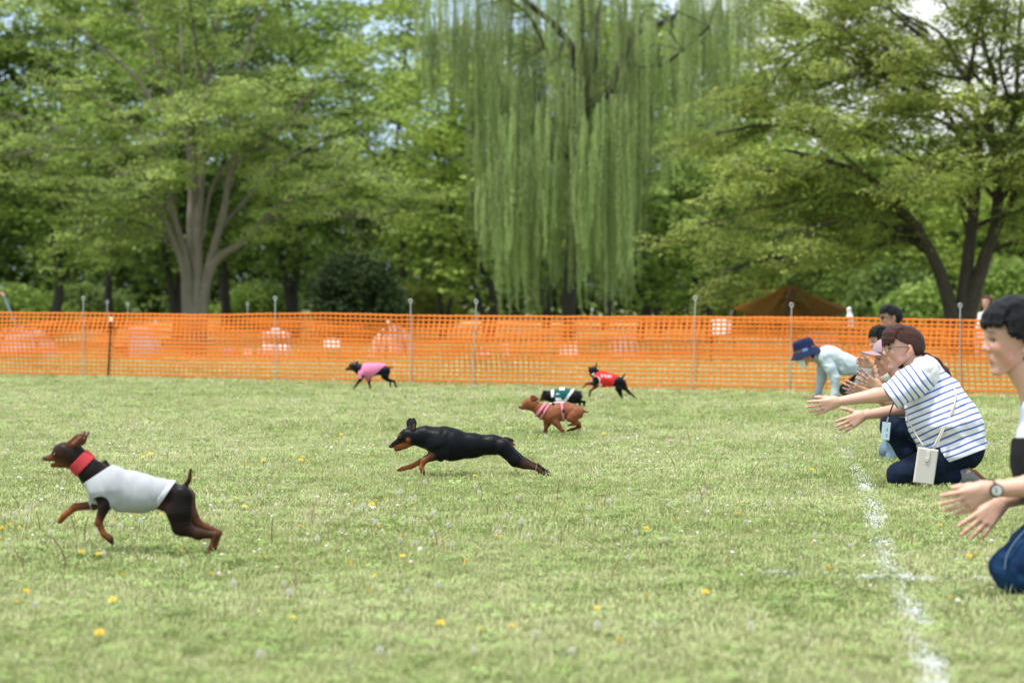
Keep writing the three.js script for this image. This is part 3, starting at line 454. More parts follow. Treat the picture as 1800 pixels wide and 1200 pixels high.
[[-60, 68, 11.5, 3.6, 0.22, 0.3, DARK, 0.02, 1.3, 0, 'dark green tree at the far left edge of the wood'],
 [78, 66, 11, 3.3, 0.26, 0.24, GREEN, 0.08, 1.3, 0, 'leaning dark trunked tree left of the many stemmed tree'],
 [190, 84, 13.5, 4.2, 0.24, 0.28, GREEN, -0.02, 1.4, 0, 'tall green tree in the wood behind the left white tent'],
 [312, 74, 12, 3.7, 0.30, 0.33, DARK, 0.0, 1.3, 0, 'thick dark tree hidden behind the grey many stemmed trunk'],
 [400, 88, 14, 4.2, 0.30, 0.3, GREEN, 0.02, 1.3, 0, 'shaded tree just right of the many stemmed trunk'],
 [515, 78, 12, 3.6, 0.33, 0.33, GREEN, -0.01, 0.9, 0, 'straight dark trunked tree midway between many stemmed tree and willow'],
 [618, 92, 13.5, 4.2, 0.3, 0.2, DARK, 0.03, 1, 0, 'very dark tree behind the pink shirted dog'],
 [700, 84, 12.4, 3.8, 0.22, 0.26, FRESH, 0.04, 0.75, 0, 'light green tree left of the willow with sky showing through'],
 [778, 76, 9.4, 3.0, 0.16, 0.3, GREEN, 0.05, 0.8, 0.9, 'slim forked tree left of the willow strands'],
 [858, 72, 9.0, 2.9, 0.20, 0.28, FRESH, -0.05, 0.8, -0.9, 'forked dark trunked tree close beside the left of the willow'],
 [960, 96, 13.5, 4.4, 0.22, 0.2, GREEN, 0, 0.9, 0, 'green tree directly behind the willow'],
 [1062, 90, 13, 4.2, 0.24, 0.25, FRESH, 0.02, 0.8, 0, 'pale green tree behind the right strands of the willow'],
 [1120, 70, 6.6, 2.4, 0.16, 0.3, GREEN, 0.03, 1, 0.6, 'small forked tree right of the willow'],
 [1158, 80, 10.6, 3.4, 0.18, 0.26, FRESH, -0.02, 0.9, 0, 'bright green tree between the willow and the tarp shelter'],
 [1205, 92, 12.5, 3.8, 0.2, 0.3, DARK, 0.02, 0.9, 0, 'shadowy tree behind the bright green tree by the willow'],
 [1252, 72, 6.6, 2.3, 0.22, 0.36, GREEN, 0.04, 0.9, 0, 'dark stemmed tree left of the brown tarp shelter'],
 [1320, 94, 11.6, 3.8, 0.22, 0.2, FRESH, 0, 0.75, 0, 'light green tree behind the brown tarp shelter'],
 [1405, 100, 14, 4.0, 0.2, 0.3, GREEN, 0.0, 0.8, 0, 'tall green tree far behind the right half of the tarp shelter'],
 [1440, 82, 6.8, 2.8, 0.2, 0.15, GREEN, 0.02, 0.95, 0, 'low green tree right behind the brown tarp shelter'],
 [1560, 90, 8.0, 3.2, 0.22, 0.15, FRESH, -0.02, 0.85, 0, 'green tree behind the man in sunglasses'],
 [1790, 82, 8.0, 3.1, 0.22, 0.15, FRESH, 0.0, 0.85, 0, 'green tree at the right edge behind the spreading tree'],
 [1890, 88, 10, 3.6, 0.24, 0.2, GREEN, 0, 0.9, 0, 'tall green tree past the right edge of the wood']].forEach((a, i) => woodTree(a[0], a[1], a[2], a[3], a[4], a[5], 300 + i * 7, a[10], a[6], a[7], a[8], a[9]));
// low shrubs under the trees
const shrubTop = leafSpray(8, 44, 0.5, 0.42, 0.5, 0.14, 0.05, 0.2);
function shrub(px, d, w, h, seed, tone, label) {
  const b = at(px, 600, d); b.y = -0.62; const t = thing('shrub', label, 'shrub', b), r = rng(seed), list = [], wood = [];
  for (let i = 0; i < 9; i++) { const a = r() * 6.28, R = w * 0.35 * r(); wood.push(frameTube([V(0, 0, 0), V(Math.cos(a) * R * 0.5, h * 0.4, Math.sin(a) * R * 0.5), V(Math.cos(a) * R, h * 0.8, Math.sin(a) * R)], [0.035, 0.02, 0.008], 5, false)); }
  part(t, 'stems', mergeIndexed(wood), barkDark);
  const n = Math.round(w * h * 60);
  for (let i = 0; i < n; i++) { const a = r() * 6.28, q = Math.sqrt(r()), y = r(), lim = Math.sqrt(Math.max(0, 1 - Math.pow(Math.abs(y * 1.6 - 0.6), 2.4))) * (0.75 + 0.5 * noise(Math.cos(a) * 2 + seed, y * 4, Math.sin(a) * 2)); const p = V(Math.cos(a) * q * lim * w * 0.5, 0.15 + y * h * (0.85 + 0.3 * noise(Math.cos(a) * 1.5, Math.sin(a) * 1.5, seed)), Math.sin(a) * q * lim * w * 0.4), v = 0.7 + 0.6 * r(), hh = r(); list.push({ p, s: 0.7 + 0.6 * r(), ry: r() * 6.28, rx: (r() - 0.5), rz: (r() - 0.5), c: C(lerp(tone[0][0], tone[1][0], hh) * v, lerp(tone[0][1], tone[1][1], hh) * v, lerp(tone[0][2], tone[1][2], hh) * v) }); }
  instanced('foliage', shrubTop, leafM, list, t);
}
[[20, 82, 3.4, 1.3, GREEN, 'low shrub at the left end behind the fence'], [150, 92, 3.6, 1.3, DARK, 'dark shrub left of the many stemmed tree'], [455, 92, 3, 1.4, GREEN, 'shaded shrub right of the many stemmed tree'], [632, 70, 2.3, 2.3, [[0.035, 0.065, 0.025], [0.07, 0.11, 0.04]], 'tall dark bush behind the pink shirted dog'], [735, 96, 3.4, 1.3, OLIVE, 'pale shrub left of the forked trees'], [1230, 94, 3.4, 1.3, OLIVE, 'shrub left of the brown tarp shelter'], [1330, 80, 2.8, 1.5, OLIVE, 'yellow green shrub just behind the tarp shelter'], [1490, 72, 2.6, 1.7, GREEN, 'green shrub right of the tarp shelter'], [1560, 68, 2.4, 2.0, DARK, 'dark shrub behind the man in sunglasses'], [1622, 64, 2.2, 1.5, GREEN, 'low shrub left of the dark spreading trunk'], [1765, 66, 2.4, 2.0, GREEN, 'shrub right of the dark spreading trunk']].forEach(([px, d, w, h, tone, label], i) => shrub(px, d, w, h, 900 + i, tone, label));
{ // farther wood that reads as one mass
  const r = rng(61), list = [];
  for (let i = 0; i < 9000; i++) { const x = (r() * 2 - 1) * 46, z = -118 - r() * 14, lim = 5.2 + 4.5 * fbm(x * 0.16 + 3, 2, 0, 3), y = -0.6 + Math.pow(r(), 0.75) * lim, v = 0.6 + 0.6 * r(); list.push({ p: V(x, y, z), s: 1.2 + 0.8 * r(), ry: r() * 6.28, rx: r() - 0.5, rz: r() - 0.5, c: C(0.15 * v, 0.235 * v, 0.05 * v) }); }
  const g = top(new THREE.Group(), 'far_woods', 'far off wood closing the view between the trunks', null, null, 'stuff'); instanced('foliage', sprayFar, leafM, list, g);
}

// ================================================================ figures laid out where they run across the view
function figure(ox, oy, sc, depth, pxc) {                        // marks are read off an enlarged view: origin ox, oy and scale sc
  const s = FPX / depth, u = 1 / (sc * s), c = at(pxc, 600, depth), base = V(c.x, groundY(c.x, -depth), -depth);
  const p = (x, y, z = 0) => { const q = at(ox + x / sc, oy + y / sc, depth - z * u).sub(base); return [q.x, q.y, q.z]; };
  const v = (x, y, z = 0) => V(...p(x, y, z));
  const prims = (list, col) => list.map((e) => { const [a, ra, b, rb, o] = e; const q = { a: p(...a), ra: ra * u, b: b ? p(...b) : undefined, rb: (rb ?? ra) * u, ...(o ?? {}) }; if (q.k) q.k *= u; q.c ??= col; return q; });
  // back from metres to the marks, for painting and cutting
  const inv = (x, y, z) => { const d = depth - z, yc = Math.tan(Math.atan2(y + base.y - EYE, d) + PITCH); return [((x + base.x) * FPX * (yc * sinP + cosP) / d + 900 - ox) * sc, (600 - yc * FPX - oy) * sc]; };
  return { p, v, prims, inv, u, base, s };
}
const BLACK = [0.0035, 0.0045, 0.0065], TAN = [0.24, 0.078, 0.024], BROWN = [0.20, 0.072, 0.032], CHOC = [0.042, 0.018, 0.011], CLAW = [0.02, 0.018, 0.016];
const eyeMat = plain(0.006, 0.004, 0.003, 0.08);
function dogThing(f, label) { return thing('dog', label, 'dog', f.base); }

// ---- the black and tan dog at full stretch in the middle
{
  const f = figure(670, 720, 5.625, 14.1, 820), t = dogThing(f, 'sleek black and tan dog at full stretch, without clothes, in the middle of the lawn');
  const B = { c: BLACK }, T = { c: TAN }, K = (k, o = {}) => ({ k, ...o });
  const N = 38, L = [
    // head
    [[258, 262, 0], 66, [300, 262, 0], 62, { sz: 0.86, k: 30 }], [[205, 262, 0], 42, [250, 240, 0], 50, { sz: 0.9, k: 30 }], [[118, 345, 0], 24, [215, 290, 0], 44, { sz: 0.8, k: 24 }], [[96, 360, 0], 20, null, 0, { sz: 0.9, k: 10 }],
    [[136, 368, 0], 16, [265, 332, 0], 36, { sz: 0.98, k: 14, ...T }], [[150, 395, 0], 15, [250, 360, 0], 24, { sz: 0.9, k: 12, c: [0.14, 0.045, 0.014] }], [[142, 398, 0], 13, [190, 396, 0], 11, { sz: 1.1, k: 6, c: [0.012, 0.009, 0.009] }],
    [[264, 296, 50], 15, [272, 300, 50], 13, { k: 4, ...T }], [[176, 252, 26], 8, null, 0, { k: 4, ...T }], [[176, 252, -26], 8, null, 0, { k: 4, ...T }], [[196, 262, 36], 12, [216, 268, 44], 10, { k: 8 }],
    // neck and trunk
    [[310, 268, 0], 80, [440, 262, 0], 98, { sz: 0.8, k: 40 }], [[440, 275, 0], 104, [560, 300, 0], 124, { sz: 0.76, k: 44 }], [[590, 322, 0], 137, [700, 348, 0], 148, { sz: 0.74, k: 46 }], [[640, 238, 0], 68, [720, 268, 0], 68, { sz: 0.8, k: 36 }], [[700, 350, 0], 148, [900, 354, 0], 114, { sz: 0.74, k: 46 }],
    [[900, 352, 0], 112, [1110, 345, 0], 90, { sz: 0.78, k: 46 }], [[1100, 345, 0], 90, [1210, 360, 0], 82, { sz: 0.86, k: 44 }], [[475, 380, 18], 26, [500, 405, 14], 18, { k: 12, ...T }],
    [[640, 250, 60], 34, [600, 330, 80], 50, { sz: 0.7, k: 14 }], [[590, 340, 86], 50, [650, 430, 84], 38, { sz: 0.7, k: 10 }], [[430, 240, 50], 44, [560, 260, 66], 44, { sz: 0.7, k: 14 }], 
    [[1228, 284, 0], 18, [1300, 302, 0], 13, { k: 14 }], [[1278, 322, 0], 12, [1320, 345, 0], 12, { k: 16, ...T }],
    // hind legs
    ...[[62, 0, 0], [-62, 14, -26]].flatMap(([z, dx, dy]) => [[[1205 + dx, 375, z * 0.8], 84, [1330 + dx, 505 + dy * 0.4, z], 54, { sz: 0.7, k: 22 }], [[1330 + dx, 500 + dy * 0.4, z], 60, [1410 + dx, 540 + dy * 0.5, z], 40, { sz: 0.7, k: 30 }], [[1400 + dx, 535 + dy * 0.5, z], 44, [1530 + dx, 580 + dy, z], 22, { sz: 0.75, k: 24, c: [0.05, 0.026, 0.016] }], [[1530 + dx, 576 + dy, z], 22, [1610 + dx, 630 + dy, z], 17, { k: 14, c: z > 0 ? [0.03, 0.02, 0.016] : BLACK }], [[1610 + dx, 632 + dy, z], 18, [1672 + dx, 660 + dy, z], 12, { k: 10, c: CLAW }], [[1560 + dx, 605 + dy, z], 14, [1566 + dx, 655 + dy, z], 10, { k: 8, ...T }]]),
    // fore legs
    [[560, 350, 66], 100, [590, 425, 70], 62, { sz: 0.62, k: 40 }], [[595, 425, 70], 58, [500, 470, 72], 38, { sz: 0.8, k: 26 }], [[510, 466, 72], 38, [420, 505, 72], 29, { sz: 0.85, k: 18, c: [0.10, 0.035, 0.014] }], [[420, 508, 72], 29, [398, 570, 72], 23, { k: 16, ...T }], [[398, 575, 72], 25, [412, 612, 72], 22, { k: 12, ...T }], [[412, 612, 72], 21, [422, 638, 72], 13, { k: 8, c: CLAW }],
    [[540, 380, -60], 80, [520, 450, -62], 52, { sz: 0.7, k: 36 }], [[520, 448, -62], 48, [395, 512, -62], 28, { sz: 0.85, k: 20 }], [[395, 512, -62], 28, [290, 562, -62], 24, { k: 16, ...T }], [[290, 562, -62], 25, [210, 585, -62], 23, { k: 14, ...T }], [[210, 585, -62], 22, [168, 598, -62], 14, { k: 10, c: [0.12, 0.04, 0.014] }], [[316, 560, -62], 12, [306, 580, -62], 8, { k: 6, c: CLAW }],
    [[560, 470, 40], 30, [590, 490, 30], 24, { k: 24 }],
  ];
  const prims = f.prims(L, BLACK);
  part(t, 'body', sdfMesh(prims, { cell: 0.0048, k: 20 * f.u, soft: 0.0035, disp: (x, y, z) => (noise(x * 38, y * 38, z * 38) - 0.5) * 0.0016 }), matFur);
  for (const [z, dx] of [[44, 0], [-40, -34]]) {
    const e = f.prims([[[318 + dx, 200, z], 24, [316 + dx, 130, z * 1.1], 30, { sz: 0.34, k: 12 }], [[316 + dx, 130, z * 1.1], 29, [320 + dx, 96, z * 1.05], 18, { sz: 0.34, k: 10 }], [[322 + dx, 150, z * 1.1 + 8], 9, [324 + dx, 185, z + 10], 10, { k: 5, c: [0.10, 0.06, 0.05] }], [[310 + dx, 205, z], 26, [330 + dx, 214, z * 0.7], 22, { sz: 0.5, k: 14 }]], [0.02, 0.019, 0.021]);
    part(t, 'ear', sdfMesh(e, { cell: 0.0032, k: 0.006, soft: 0.002 }), matFur);
  }
  for (const z of [46, -46]) { const e = new THREE.SphereGeometry(11 * f.u, 14, 10); const p = f.p(198, 275, z); e.translate(...p); part(t, 'eye', e, eyeMat); }
  const n = new THREE.SphereGeometry(21 * f.u, 14, 10); n.scale(1, 0.9, 1); n.translate(...f.p(92, 360, 0)); part(t, 'nose', n, plain(0.012, 0.012, 0.013, 0.3));
}
// ---- the dog in the grey shirt at the left
const shirtDisp = (a, fq) => (x, y, z) => (noise(x * fq, y * fq * 0.8, z * fq) - 0.5) * a + (noise(x * fq * 2.4 + y * fq, y * fq, z * 9) - 0.5) * a * 0.4;
{
  const f = figure(60, 730, 4.617, 10.05, 230), t = dogThing(f, 'dark brown and tan dog in a pale grey shirt and red collar, front left');
  const D = [0.0105, 0.006, 0.005], L = [
    [[250, 305, 0], 82, [285, 310, 0], 78, { sz: 0.88, k: 34 }], [[205, 300, 0], 62, [240, 290, 0], 66, { sz: 0.86, k: 30 }], [[112, 352, 0], 30, [205, 335, 0], 48, { sz: 0.8, k: 22, c: [0.15, 0.055, 0.022] }], [[90, 350, 0], 20, null, 0, { k: 10, c: [0.05, 0.024, 0.018] }],
    [[150, 405, 0], 20, [215, 385, 0], 30, { sz: 0.9, k: 10, c: [0.16, 0.055, 0.02] }], [[138, 392, 0], 12, [160, 396, 0], 10, { sz: 1.2, k: 4, c: [0.012, 0.006, 0.006] }], [[70, 386, 0], 12, [160, 378, 0], 7, { sub: true, sz: 4, k: 4 }], [[215, 395, 0], 30, [300, 370, 0], 46, { sz: 0.8, k: 24, c: [0.12, 0.045, 0.018] }],
    [[330, 330, 0], 92, [470, 470, 0], 104, { sz: 0.8, k: 46, c: [0.004, 0.0042, 0.005] }], [[575, 375, 0], 16, [590, 420, 0], 24, { k: 20 }], [[480, 480, 0], 104, [600, 560, 0], 130, { sz: 0.8, k: 40 }], [[600, 570, 0], 136, [860, 620, 0], 122, { sz: 0.78, k: 40 }], [[860, 620, 0], 120, [1090, 640, 0], 88, { sz: 0.8, k: 40 }], [[1090, 635, 0], 90, [1190, 645, 0], 84, { sz: 0.86, k: 40 }],
    [[1220, 585, 0], 26, [1255, 520, 0], 18, { k: 14 }], [[1255, 520, 0], 18, [1268, 438, 0], 12, { k: 10, c: [0.05, 0.022, 0.012] }],
    [[1195, 665, 70], 92, [1178, 800, 78], 100, { sz: 0.6, k: 22, c: [0.0065, 0.0048, 0.005] }], [[1176, 800, 78], 92, [1185, 910, 80], 60, { sz: 0.62, k: 22, c: [0.0075, 0.005, 0.005] }], [[1180, 905, 80], 62, [1330, 965, 80], 42, { sz: 0.7, k: 30, c: [0.022, 0.011, 0.008] }], [[1330, 962, 80], 42, [1478, 968, 80], 27, { sz: 0.8, k: 20, c: [0.045, 0.02, 0.011] }], [[1478, 972, 80], 28, [1440, 1060, 80], 24, { k: 16, c: [0.07, 0.028, 0.014] }], [[1440, 1060, 80], 24, [1396, 1128, 80], 18, { k: 12, c: [0.11, 0.04, 0.018] }],
    [[1230, 660, -70], 80, [1262, 800, -76], 54, { sz: 0.7, k: 40, c: [0.10, 0.04, 0.016] }], [[1262, 800, -76], 54, [1320, 880, -76], 44, { sz: 0.75, k: 30, c: [0.11, 0.042, 0.018] }], [[1320, 880, -76], 40, [1500, 950, -76], 24, { k: 18, c: [0.11, 0.042, 0.018] }], [[1500, 954, -76], 24, [1460, 1080, -76], 19, { k: 14, c: [0.12, 0.045, 0.02] }], [[1460, 1080, -76], 19, [1432, 1104, -76], 14, { k: 8, c: [0.08, 0.03, 0.015] }],
    [[1010, 715, 0], 46, [1095, 745, 30], 52, { k: 40, c: [0.07, 0.032, 0.022] }],
    [[560, 620, 84], 92, [570, 725, 88], 56, { sz: 0.62, k: 36, c: [0.004, 0.004, 0.005] }], [[570, 725, 88], 50, [520, 870, 88], 30, { k: 24, c: [0.02, 0.013, 0.011] }], [[520, 870, 88], 30, [560, 960, 88], 25, { k: 16, c: TAN }], [[560, 960, 88], 26, [612, 1000, 88], 30, { k: 14, c: [0.10, 0.036, 0.016] }], [[612, 1000, 88], 26, [630, 1036, 88], 16, { k: 10, c: CLAW }],
    [[540, 640, -80], 80, [480, 725, -84], 44, { sz: 0.7, k: 34, c: [0.05, 0.022, 0.012] }], [[480, 728, -84], 36, [330, 742, -84], 32, { k: 18, c: [0.12, 0.042, 0.018] }], [[330, 742, -84], 32, [240, 815, -84], 27, { k: 16, c: TAN }], [[240, 815, -84], 28, [205, 858, -84], 22, { k: 10, c: [0.15, 0.05, 0.02] }],
  ];
  part(t, 'body', sdfMesh(f.prims(L, D), { cell: 0.0048, k: 0.012, soft: 0.010, disp: (x, y, z) => (noise(x * 34, y * 34, z * 34) - 0.5) * 0.002 }), matFur);
  for (const [z, dx, dy] of [[56, 0, 0], [-50, 30, 6]]) part(t, 'ear', sdfMesh(f.prims([[[290 + dx, 240 + dy, z], 38, [350 + dx, 195 + dy, z * 1.1], 34, { sz: 0.34, k: 14 }], [[350 + dx, 195 + dy, z * 1.1], 33, [405 + dx, 138 + dy, z * 1.1], 14, { sz: 0.34, k: 10 }], [[320 + dx, 230 + dy, z + 10], 18, [370 + dx, 180 + dy, z * 1.1 + 10], 10, { k: 6, c: [0.20, 0.085, 0.05] }], [[390 + dx, 150 + dy, z * 1.1 + 6], 13, null, 0, { k: 5, c: [0.25, 0.16, 0.15] }]], [0.09, 0.034, 0.02]), { cell: 0.0036, k: 0.006, soft: 0.003 }), matFur);
  for (const z of [58, -58]) { const e = new THREE.SphereGeometry(13 * f.u, 14, 10); e.translate(...f.p(168, 318, z * 0.92)); part(t, 'eye', e, eyeMat); }
  const nn = new THREE.SphereGeometry(21 * f.u, 14, 10); nn.translate(...f.p(84, 348, 0)); part(t, 'nose', nn, plain(0.05, 0.02, 0.016, 0.35));
  // collar: the neck a little grown, cut to a band
  const neck = () => f.prims([[[330, 330, 0], 92, [470, 470, 0], 104, { sz: 0.82 }]], [0.42, 0.045, 0.055]);
  part(t, 'collar', sdfMesh(neck(), { cell: 0.004, grow: 0.006, region: (x, y, z) => { const [a, b] = f.inv(x, y, z), s = (a - 388) * 0.72 + (b - 378) * 0.70; return (Math.abs(s) - 48) * f.u; } }), matCloth);
  const Sx = f.prims([[[480, 480, 0], 106, [600, 565, 0], 138, { sz: 0.82 }], [[600, 572, 0], 146, [860, 625, 0], 136, { sz: 0.8 }], [[860, 625, 0], 134, [1120, 645, 0], 98, { sz: 0.86 }], [[560, 620, 84], 88, [566, 690, 88], 62, { sz: 0.66 }], [[540, 640, -80], 80, [500, 710, -84], 50, { sz: 0.7 }], [[700, 722, 0], 46, [880, 700, 0], 40, { sz: 0.9 }]], [0.36, 0.38, 0.41]);
  const shirt = part(t, 'shirt', sdfMesh(Sx, { cell: 0.0048, k: 0.03, grow: 0.006, disp: shirtDisp(0.008, 22), region: (x, y, z) => { const [a, b] = f.inv(x, y, z); const nk = (a - 380) * -0.52 - (b - 556) * 0.0 + (b - 556) * -0.85, n1 = -((a - 378) * 0.50 + (b - 556) * 0.86 * 1) , n2 = (a - 1075) * 0.78 + (b - 600) * 0.52 - 10, arm = Math.hypot((a - 540) * 0.95, b - 722) < 0 ? 0 : 74 - Math.hypot((a - 535), (b - 728) * 1.05); return Math.max(n1 * f.u * 0 + (-( (a - 495) * 0.55 + (b - 486) * 0.835)) * f.u, n2 * f.u, (Math.abs(z) > 0.02 ? arm : -1) * f.u); } }), matCloth);
  part(shirt, 'hem', sdfMesh(f.prims([[[1030, 640, 0], 108, [1150, 650, 0], 96, { sz: 0.9 }]], [0.50, 0.53, 0.58]), { cell: 0.0045, k: 0.02, grow: 0.010, disp: shirtDisp(0.006, 18), region: (x, y, z) => { const [a, b] = f.inv(x, y, z), s = (a - 1078) * 0.80 + (b - 600) * 0.56; return (Math.abs(s) - 20) * f.u; } }), matCloth);
}
// ---- the red brown dog in the pink harness
{
  const f = figure(890, 620, 7.2, 17.9, 970), t = dogThing(f, 'red brown dog in a pink harness, gathering its hind legs, right of the black dog');
  const R = BROWN, R2 = [0.15, 0.05, 0.02], L = [
    [[290, 630, 0], 66, [335, 640, 0], 64, { sz: 0.86, k: 30 }], [[250, 650, 0], 50, null, 0, { sz: 0.86, k: 28 }], [[190, 690, 0], 26, [262, 668, 0], 44, { sz: 0.8, k: 22 }], [[205, 705, 0], 16, [300, 690, 0], 30, { sz: 0.85, k: 14, c: R2 }],
    [[340, 660, 0], 66, [450, 735, 0], 84, { sz: 0.78, k: 40 }], [[460, 740, 0], 84, [560, 768, 0], 112, { sz: 0.78, k: 40 }], [[560, 768, 0], 114, [680, 752, 0], 104, { sz: 0.76, k: 40 }], [[680, 748, 0], 100, [840, 726, 0], 76, { sz: 0.8, k: 40 }], [[840, 728, 0], 76, [920, 742, 0], 68, { sz: 0.86, k: 34 }], [[640, 660, 0], 30, [780, 660, 0], 34, { sz: 0.9, k: 30 }],
    [[965, 735, 0], 20, [1028, 746, 0], 11, { k: 10 }],
    [[895, 765, 52], 78, [860, 795, 60], 64, { sz: 0.6, k: 14 }], [[860, 795, 58], 58, [805, 835, 58], 38, { sz: 0.7, k: 20 }], [[800, 835, 58], 36, [925, 895, 58], 23, { k: 18, c: R2 }], [[925, 897, 58], 23, [850, 905, 58], 20, { k: 12, c: R2 }], [[850, 905, 58], 20, [780, 918, 58], 15, { k: 8, c: R2 }],
    [[900, 780, -52], 70, [850, 830, -56], 46, { sz: 0.7, k: 34 }], [[850, 830, -56], 38, [930, 930, -58], 23, { k: 18, c: R2 }], [[930, 935, -58], 23, [850, 962, -58], 19, { k: 12, c: R2 }], [[850, 962, -58], 19, [772, 984, -58], 14, { k: 8, c: [0.10, 0.035, 0.015] }],
    [[590, 810, 54], 84, [620, 870, 58], 50, { sz: 0.66, k: 34 }], [[620, 870, 58], 44, [700, 970, 58], 27, { k: 20 }], [[700, 970, 58], 26, [750, 1030, 58], 20, { k: 12 }], [[750, 1030, 58], 20, [775, 1062, 58], 15, { k: 8, c: R2 }],
    [[540, 830, -50], 76, [520, 890, -52], 46, { sz: 0.7, k: 34 }], [[520, 890, -52], 38, [500, 970, -52], 25, { k: 18 }], [[500, 970, -52], 25, [472, 1042, -52], 15, { k: 10, c: R2 }],
  ];
  part(t, 'body', sdfMesh(f.prims(L, R), { cell: 0.0052, k: 0.01, soft: 0.004, disp: (x, y, z) => (noise(x * 40, y * 40, z * 40) - 0.5) * 0.0025 }), matFur);
  for (const [z, dx] of [[46, 0], [-44, 16]]) part(t, 'ear', sdfMesh(f.prims([[[335 + dx, 560, z], 24, [375 + dx, 585, z * 1.15], 20, { sz: 0.4, k: 8 }], [[325 + dx, 560, z], 22, [335 + dx, 600, z * 1.15], 24, { sz: 0.4, k: 8 }]], [0.13, 0.042, 0.02]), { cell: 0.0038, k: 0.006 }), matFur);
  for (const z of [50, -50]) { const e = new THREE.SphereGeometry(11 * f.u, 12, 8); e.translate(...f.p(262, 634, z * 0.9)); part(t, 'eye', e, eyeMat); }
  const n = new THREE.SphereGeometry(19 * f.u, 12, 8); n.translate(...f.p(172, 688, 0)); part(t, 'nose', n, plain(0.012, 0.012, 0.013, 0.3));
  const PK = [0.55, 0.20, 0.27], body = () => f.prims(L.slice(4, 9).concat([L[21], L[25]]).map((e) => [...e]), PK);
  const h = new THREE.Group(); h.name = 'harness'; t.add(h);
  const band = (name, cx, cy, nx, ny, w, lim, grow = 0.006, col) => { const q = body(); if (col) q.forEach((e) => { e.c = col; }); const l = Math.hypot(nx, ny); part(h, name, sdfMesh(q, { cell: 0.0045, k: 0.02, grow, region: (x, y, z) => { const [a, b] = f.inv(x, y, z); return Math.max(Math.abs(((a - cx) * nx + (b - cy) * ny) / l) - w, lim ? lim(a, b) : -9) * f.u; } }), matCloth); };
  band('collar_strap', 435, 718, 0.80, 0.60, 17);
  band('girth_strap', 712, 740, 1, -0.12, 16);
  band('chest_strap', 475, 760, 0.86, 0.5, 14, (a, b) => Math.max(b - 900, 655 - b) );
  part(h, 'back_strap', tube([[505, 690], [545, 655], [600, 636], [660, 632], [735, 634]].map(([x, y]) => f.v(x, y, 10)), 13 * f.u, 8), plain(0.6, 0.42, 0.48, 0.8));
  for (const [x, y, z] of [[722, 735, 92], [470, 760, 80], [592, 650, 40]]) { const g = new RoundedBoxGeometry(30 * f.u, 44 * f.u, 16 * f.u, 2, 4 * f.u); g.rotateZ(-0.2); g.translate(...f.p(x, y, z)); part(h, 'buckle', g, matBlack); }
}
// ---- the dog in the green jersey, half hidden behind it
{
  const f = figure(890, 620, 7.2, 21.8, 990), t = dogThing(f, 'dog in a green and white jersey, half hidden behind the red brown dog');
  const L = [
    [[505, 540, 0], 60, [530, 545, 0], 58, { sz: 0.86, k: 26 }], [[430, 600, 0], 20, [490, 565, 0], 38, { sz: 0.8, k: 18, c: [0.12, 0.045, 0.016] }], [[465, 560, 0], 26, [490, 540, 0], 34, { sz: 0.86, k: 18 }], [[540, 545, 0], 56, [620, 560, 0], 72, { sz: 0.8, k: 36 }], [[620, 560, 0], 78, [840, 550, 0], 72, { sz: 0.8, k: 40 }], [[840, 545, 0], 70, [900, 545, 0], 62, { sz: 0.86, k: 40 }], [[910, 492, 0], 12, [962, 488, 0], 7, { k: 8 }], [[930, 520, 0], 14, [945, 560, 10], 20, { k: 20, c: [0.22, 0.09, 0.05] }],
    [[880, 570, 40], 66, [850, 610, 44], 44, { sz: 0.66, k: 30 }], [[850, 610, 44], 34, [930, 612, 44], 20, { k: 14 }], [[930, 612, 44], 18, [934, 660, 44], 15, { k: 10 }], [[934, 660, 44], 15, [925, 690, 44], 12, { k: 8 }],
    [[890, 570, -40], 60, [900, 610, -44], 34, { sz: 0.7, k: 30 }], [[900, 610, -44], 26, [990, 620, -44], 16, { k: 12 }], [[990, 620, -44], 17, [982, 690, -44], 11, { k: 8 }],
    [[640, 600, 40], 56, [640, 660, 42], 28, { sz: 0.7, k: 24 }], [[640, 660, 42], 24, [610, 735, 42], 15, { k: 12, c: TAN }], [[620, 600, -40], 50, [590, 660, -42], 26, { sz: 0.7, k: 24 }], [[590, 660, -42], 22, [540, 725, -42], 14, { k: 12, c: TAN }],
  ];
  part(t, 'body', sdfMesh(f.prims(L, BLACK), { cell: 0.0065, k: 0.01, soft: 0.005 }), matFur);
  for (const [z, dx] of [[40, 0], [-40, 20]]) part(t, 'ear', sdfMesh(f.prims([[[500 + dx, 500, z], 20, [468 + dx, 484, z * 1.2], 11, { sz: 0.5 }]], BLACK), { cell: 0.005, k: 0.006 }), matFur);
  const J = () => f.prims([[[590, 545, 0], 74, [700, 545, 0], 92, { sz: 0.86 }], [[700, 545, 0], 92, [850, 545, 0], 80, { sz: 0.86 }], [[660, 590, 42], 46, [730, 640, 46], 26, { sz: 0.8 }], [[620, 590, -42], 46, [600, 640, -46], 28, { sz: 0.8 }]], [0.012, 0.085, 0.085]);
  part(t, 'jersey', sdfMesh(J(), { cell: 0.006, k: 0.02, grow: 0.005, disp: shirtDisp(0.006, 18), soft: 0.004,
    paint: (x, y, z, c) => { const [a, b] = f.inv(x, y, z); const s = (a - 860) + (b - 460) * 0.75; if (s > -28 || a < 600 || (b > 570 && a < 740 && b - 570 > (a - 740) * 0.4 - 10 && z > 0.0 && a < 745 && a < 560 + (b - 470) * 1.2) || (a > 672 && a < 740 && b < 470 && z > -0.03) || (Math.abs(a - 650) < 24 && Math.abs(b - 525 + Math.abs(a - 650) * 0.6) < 6)) return [0.66, 0.68, 0.68]; return c; },
    region: (x, y, z) => { const [a, b] = f.inv(x, y, z); return Math.max((a - 872) + (b - 460) * 0.7, 565 - a) * 0.8 * f.u; } }), matCloth);
}
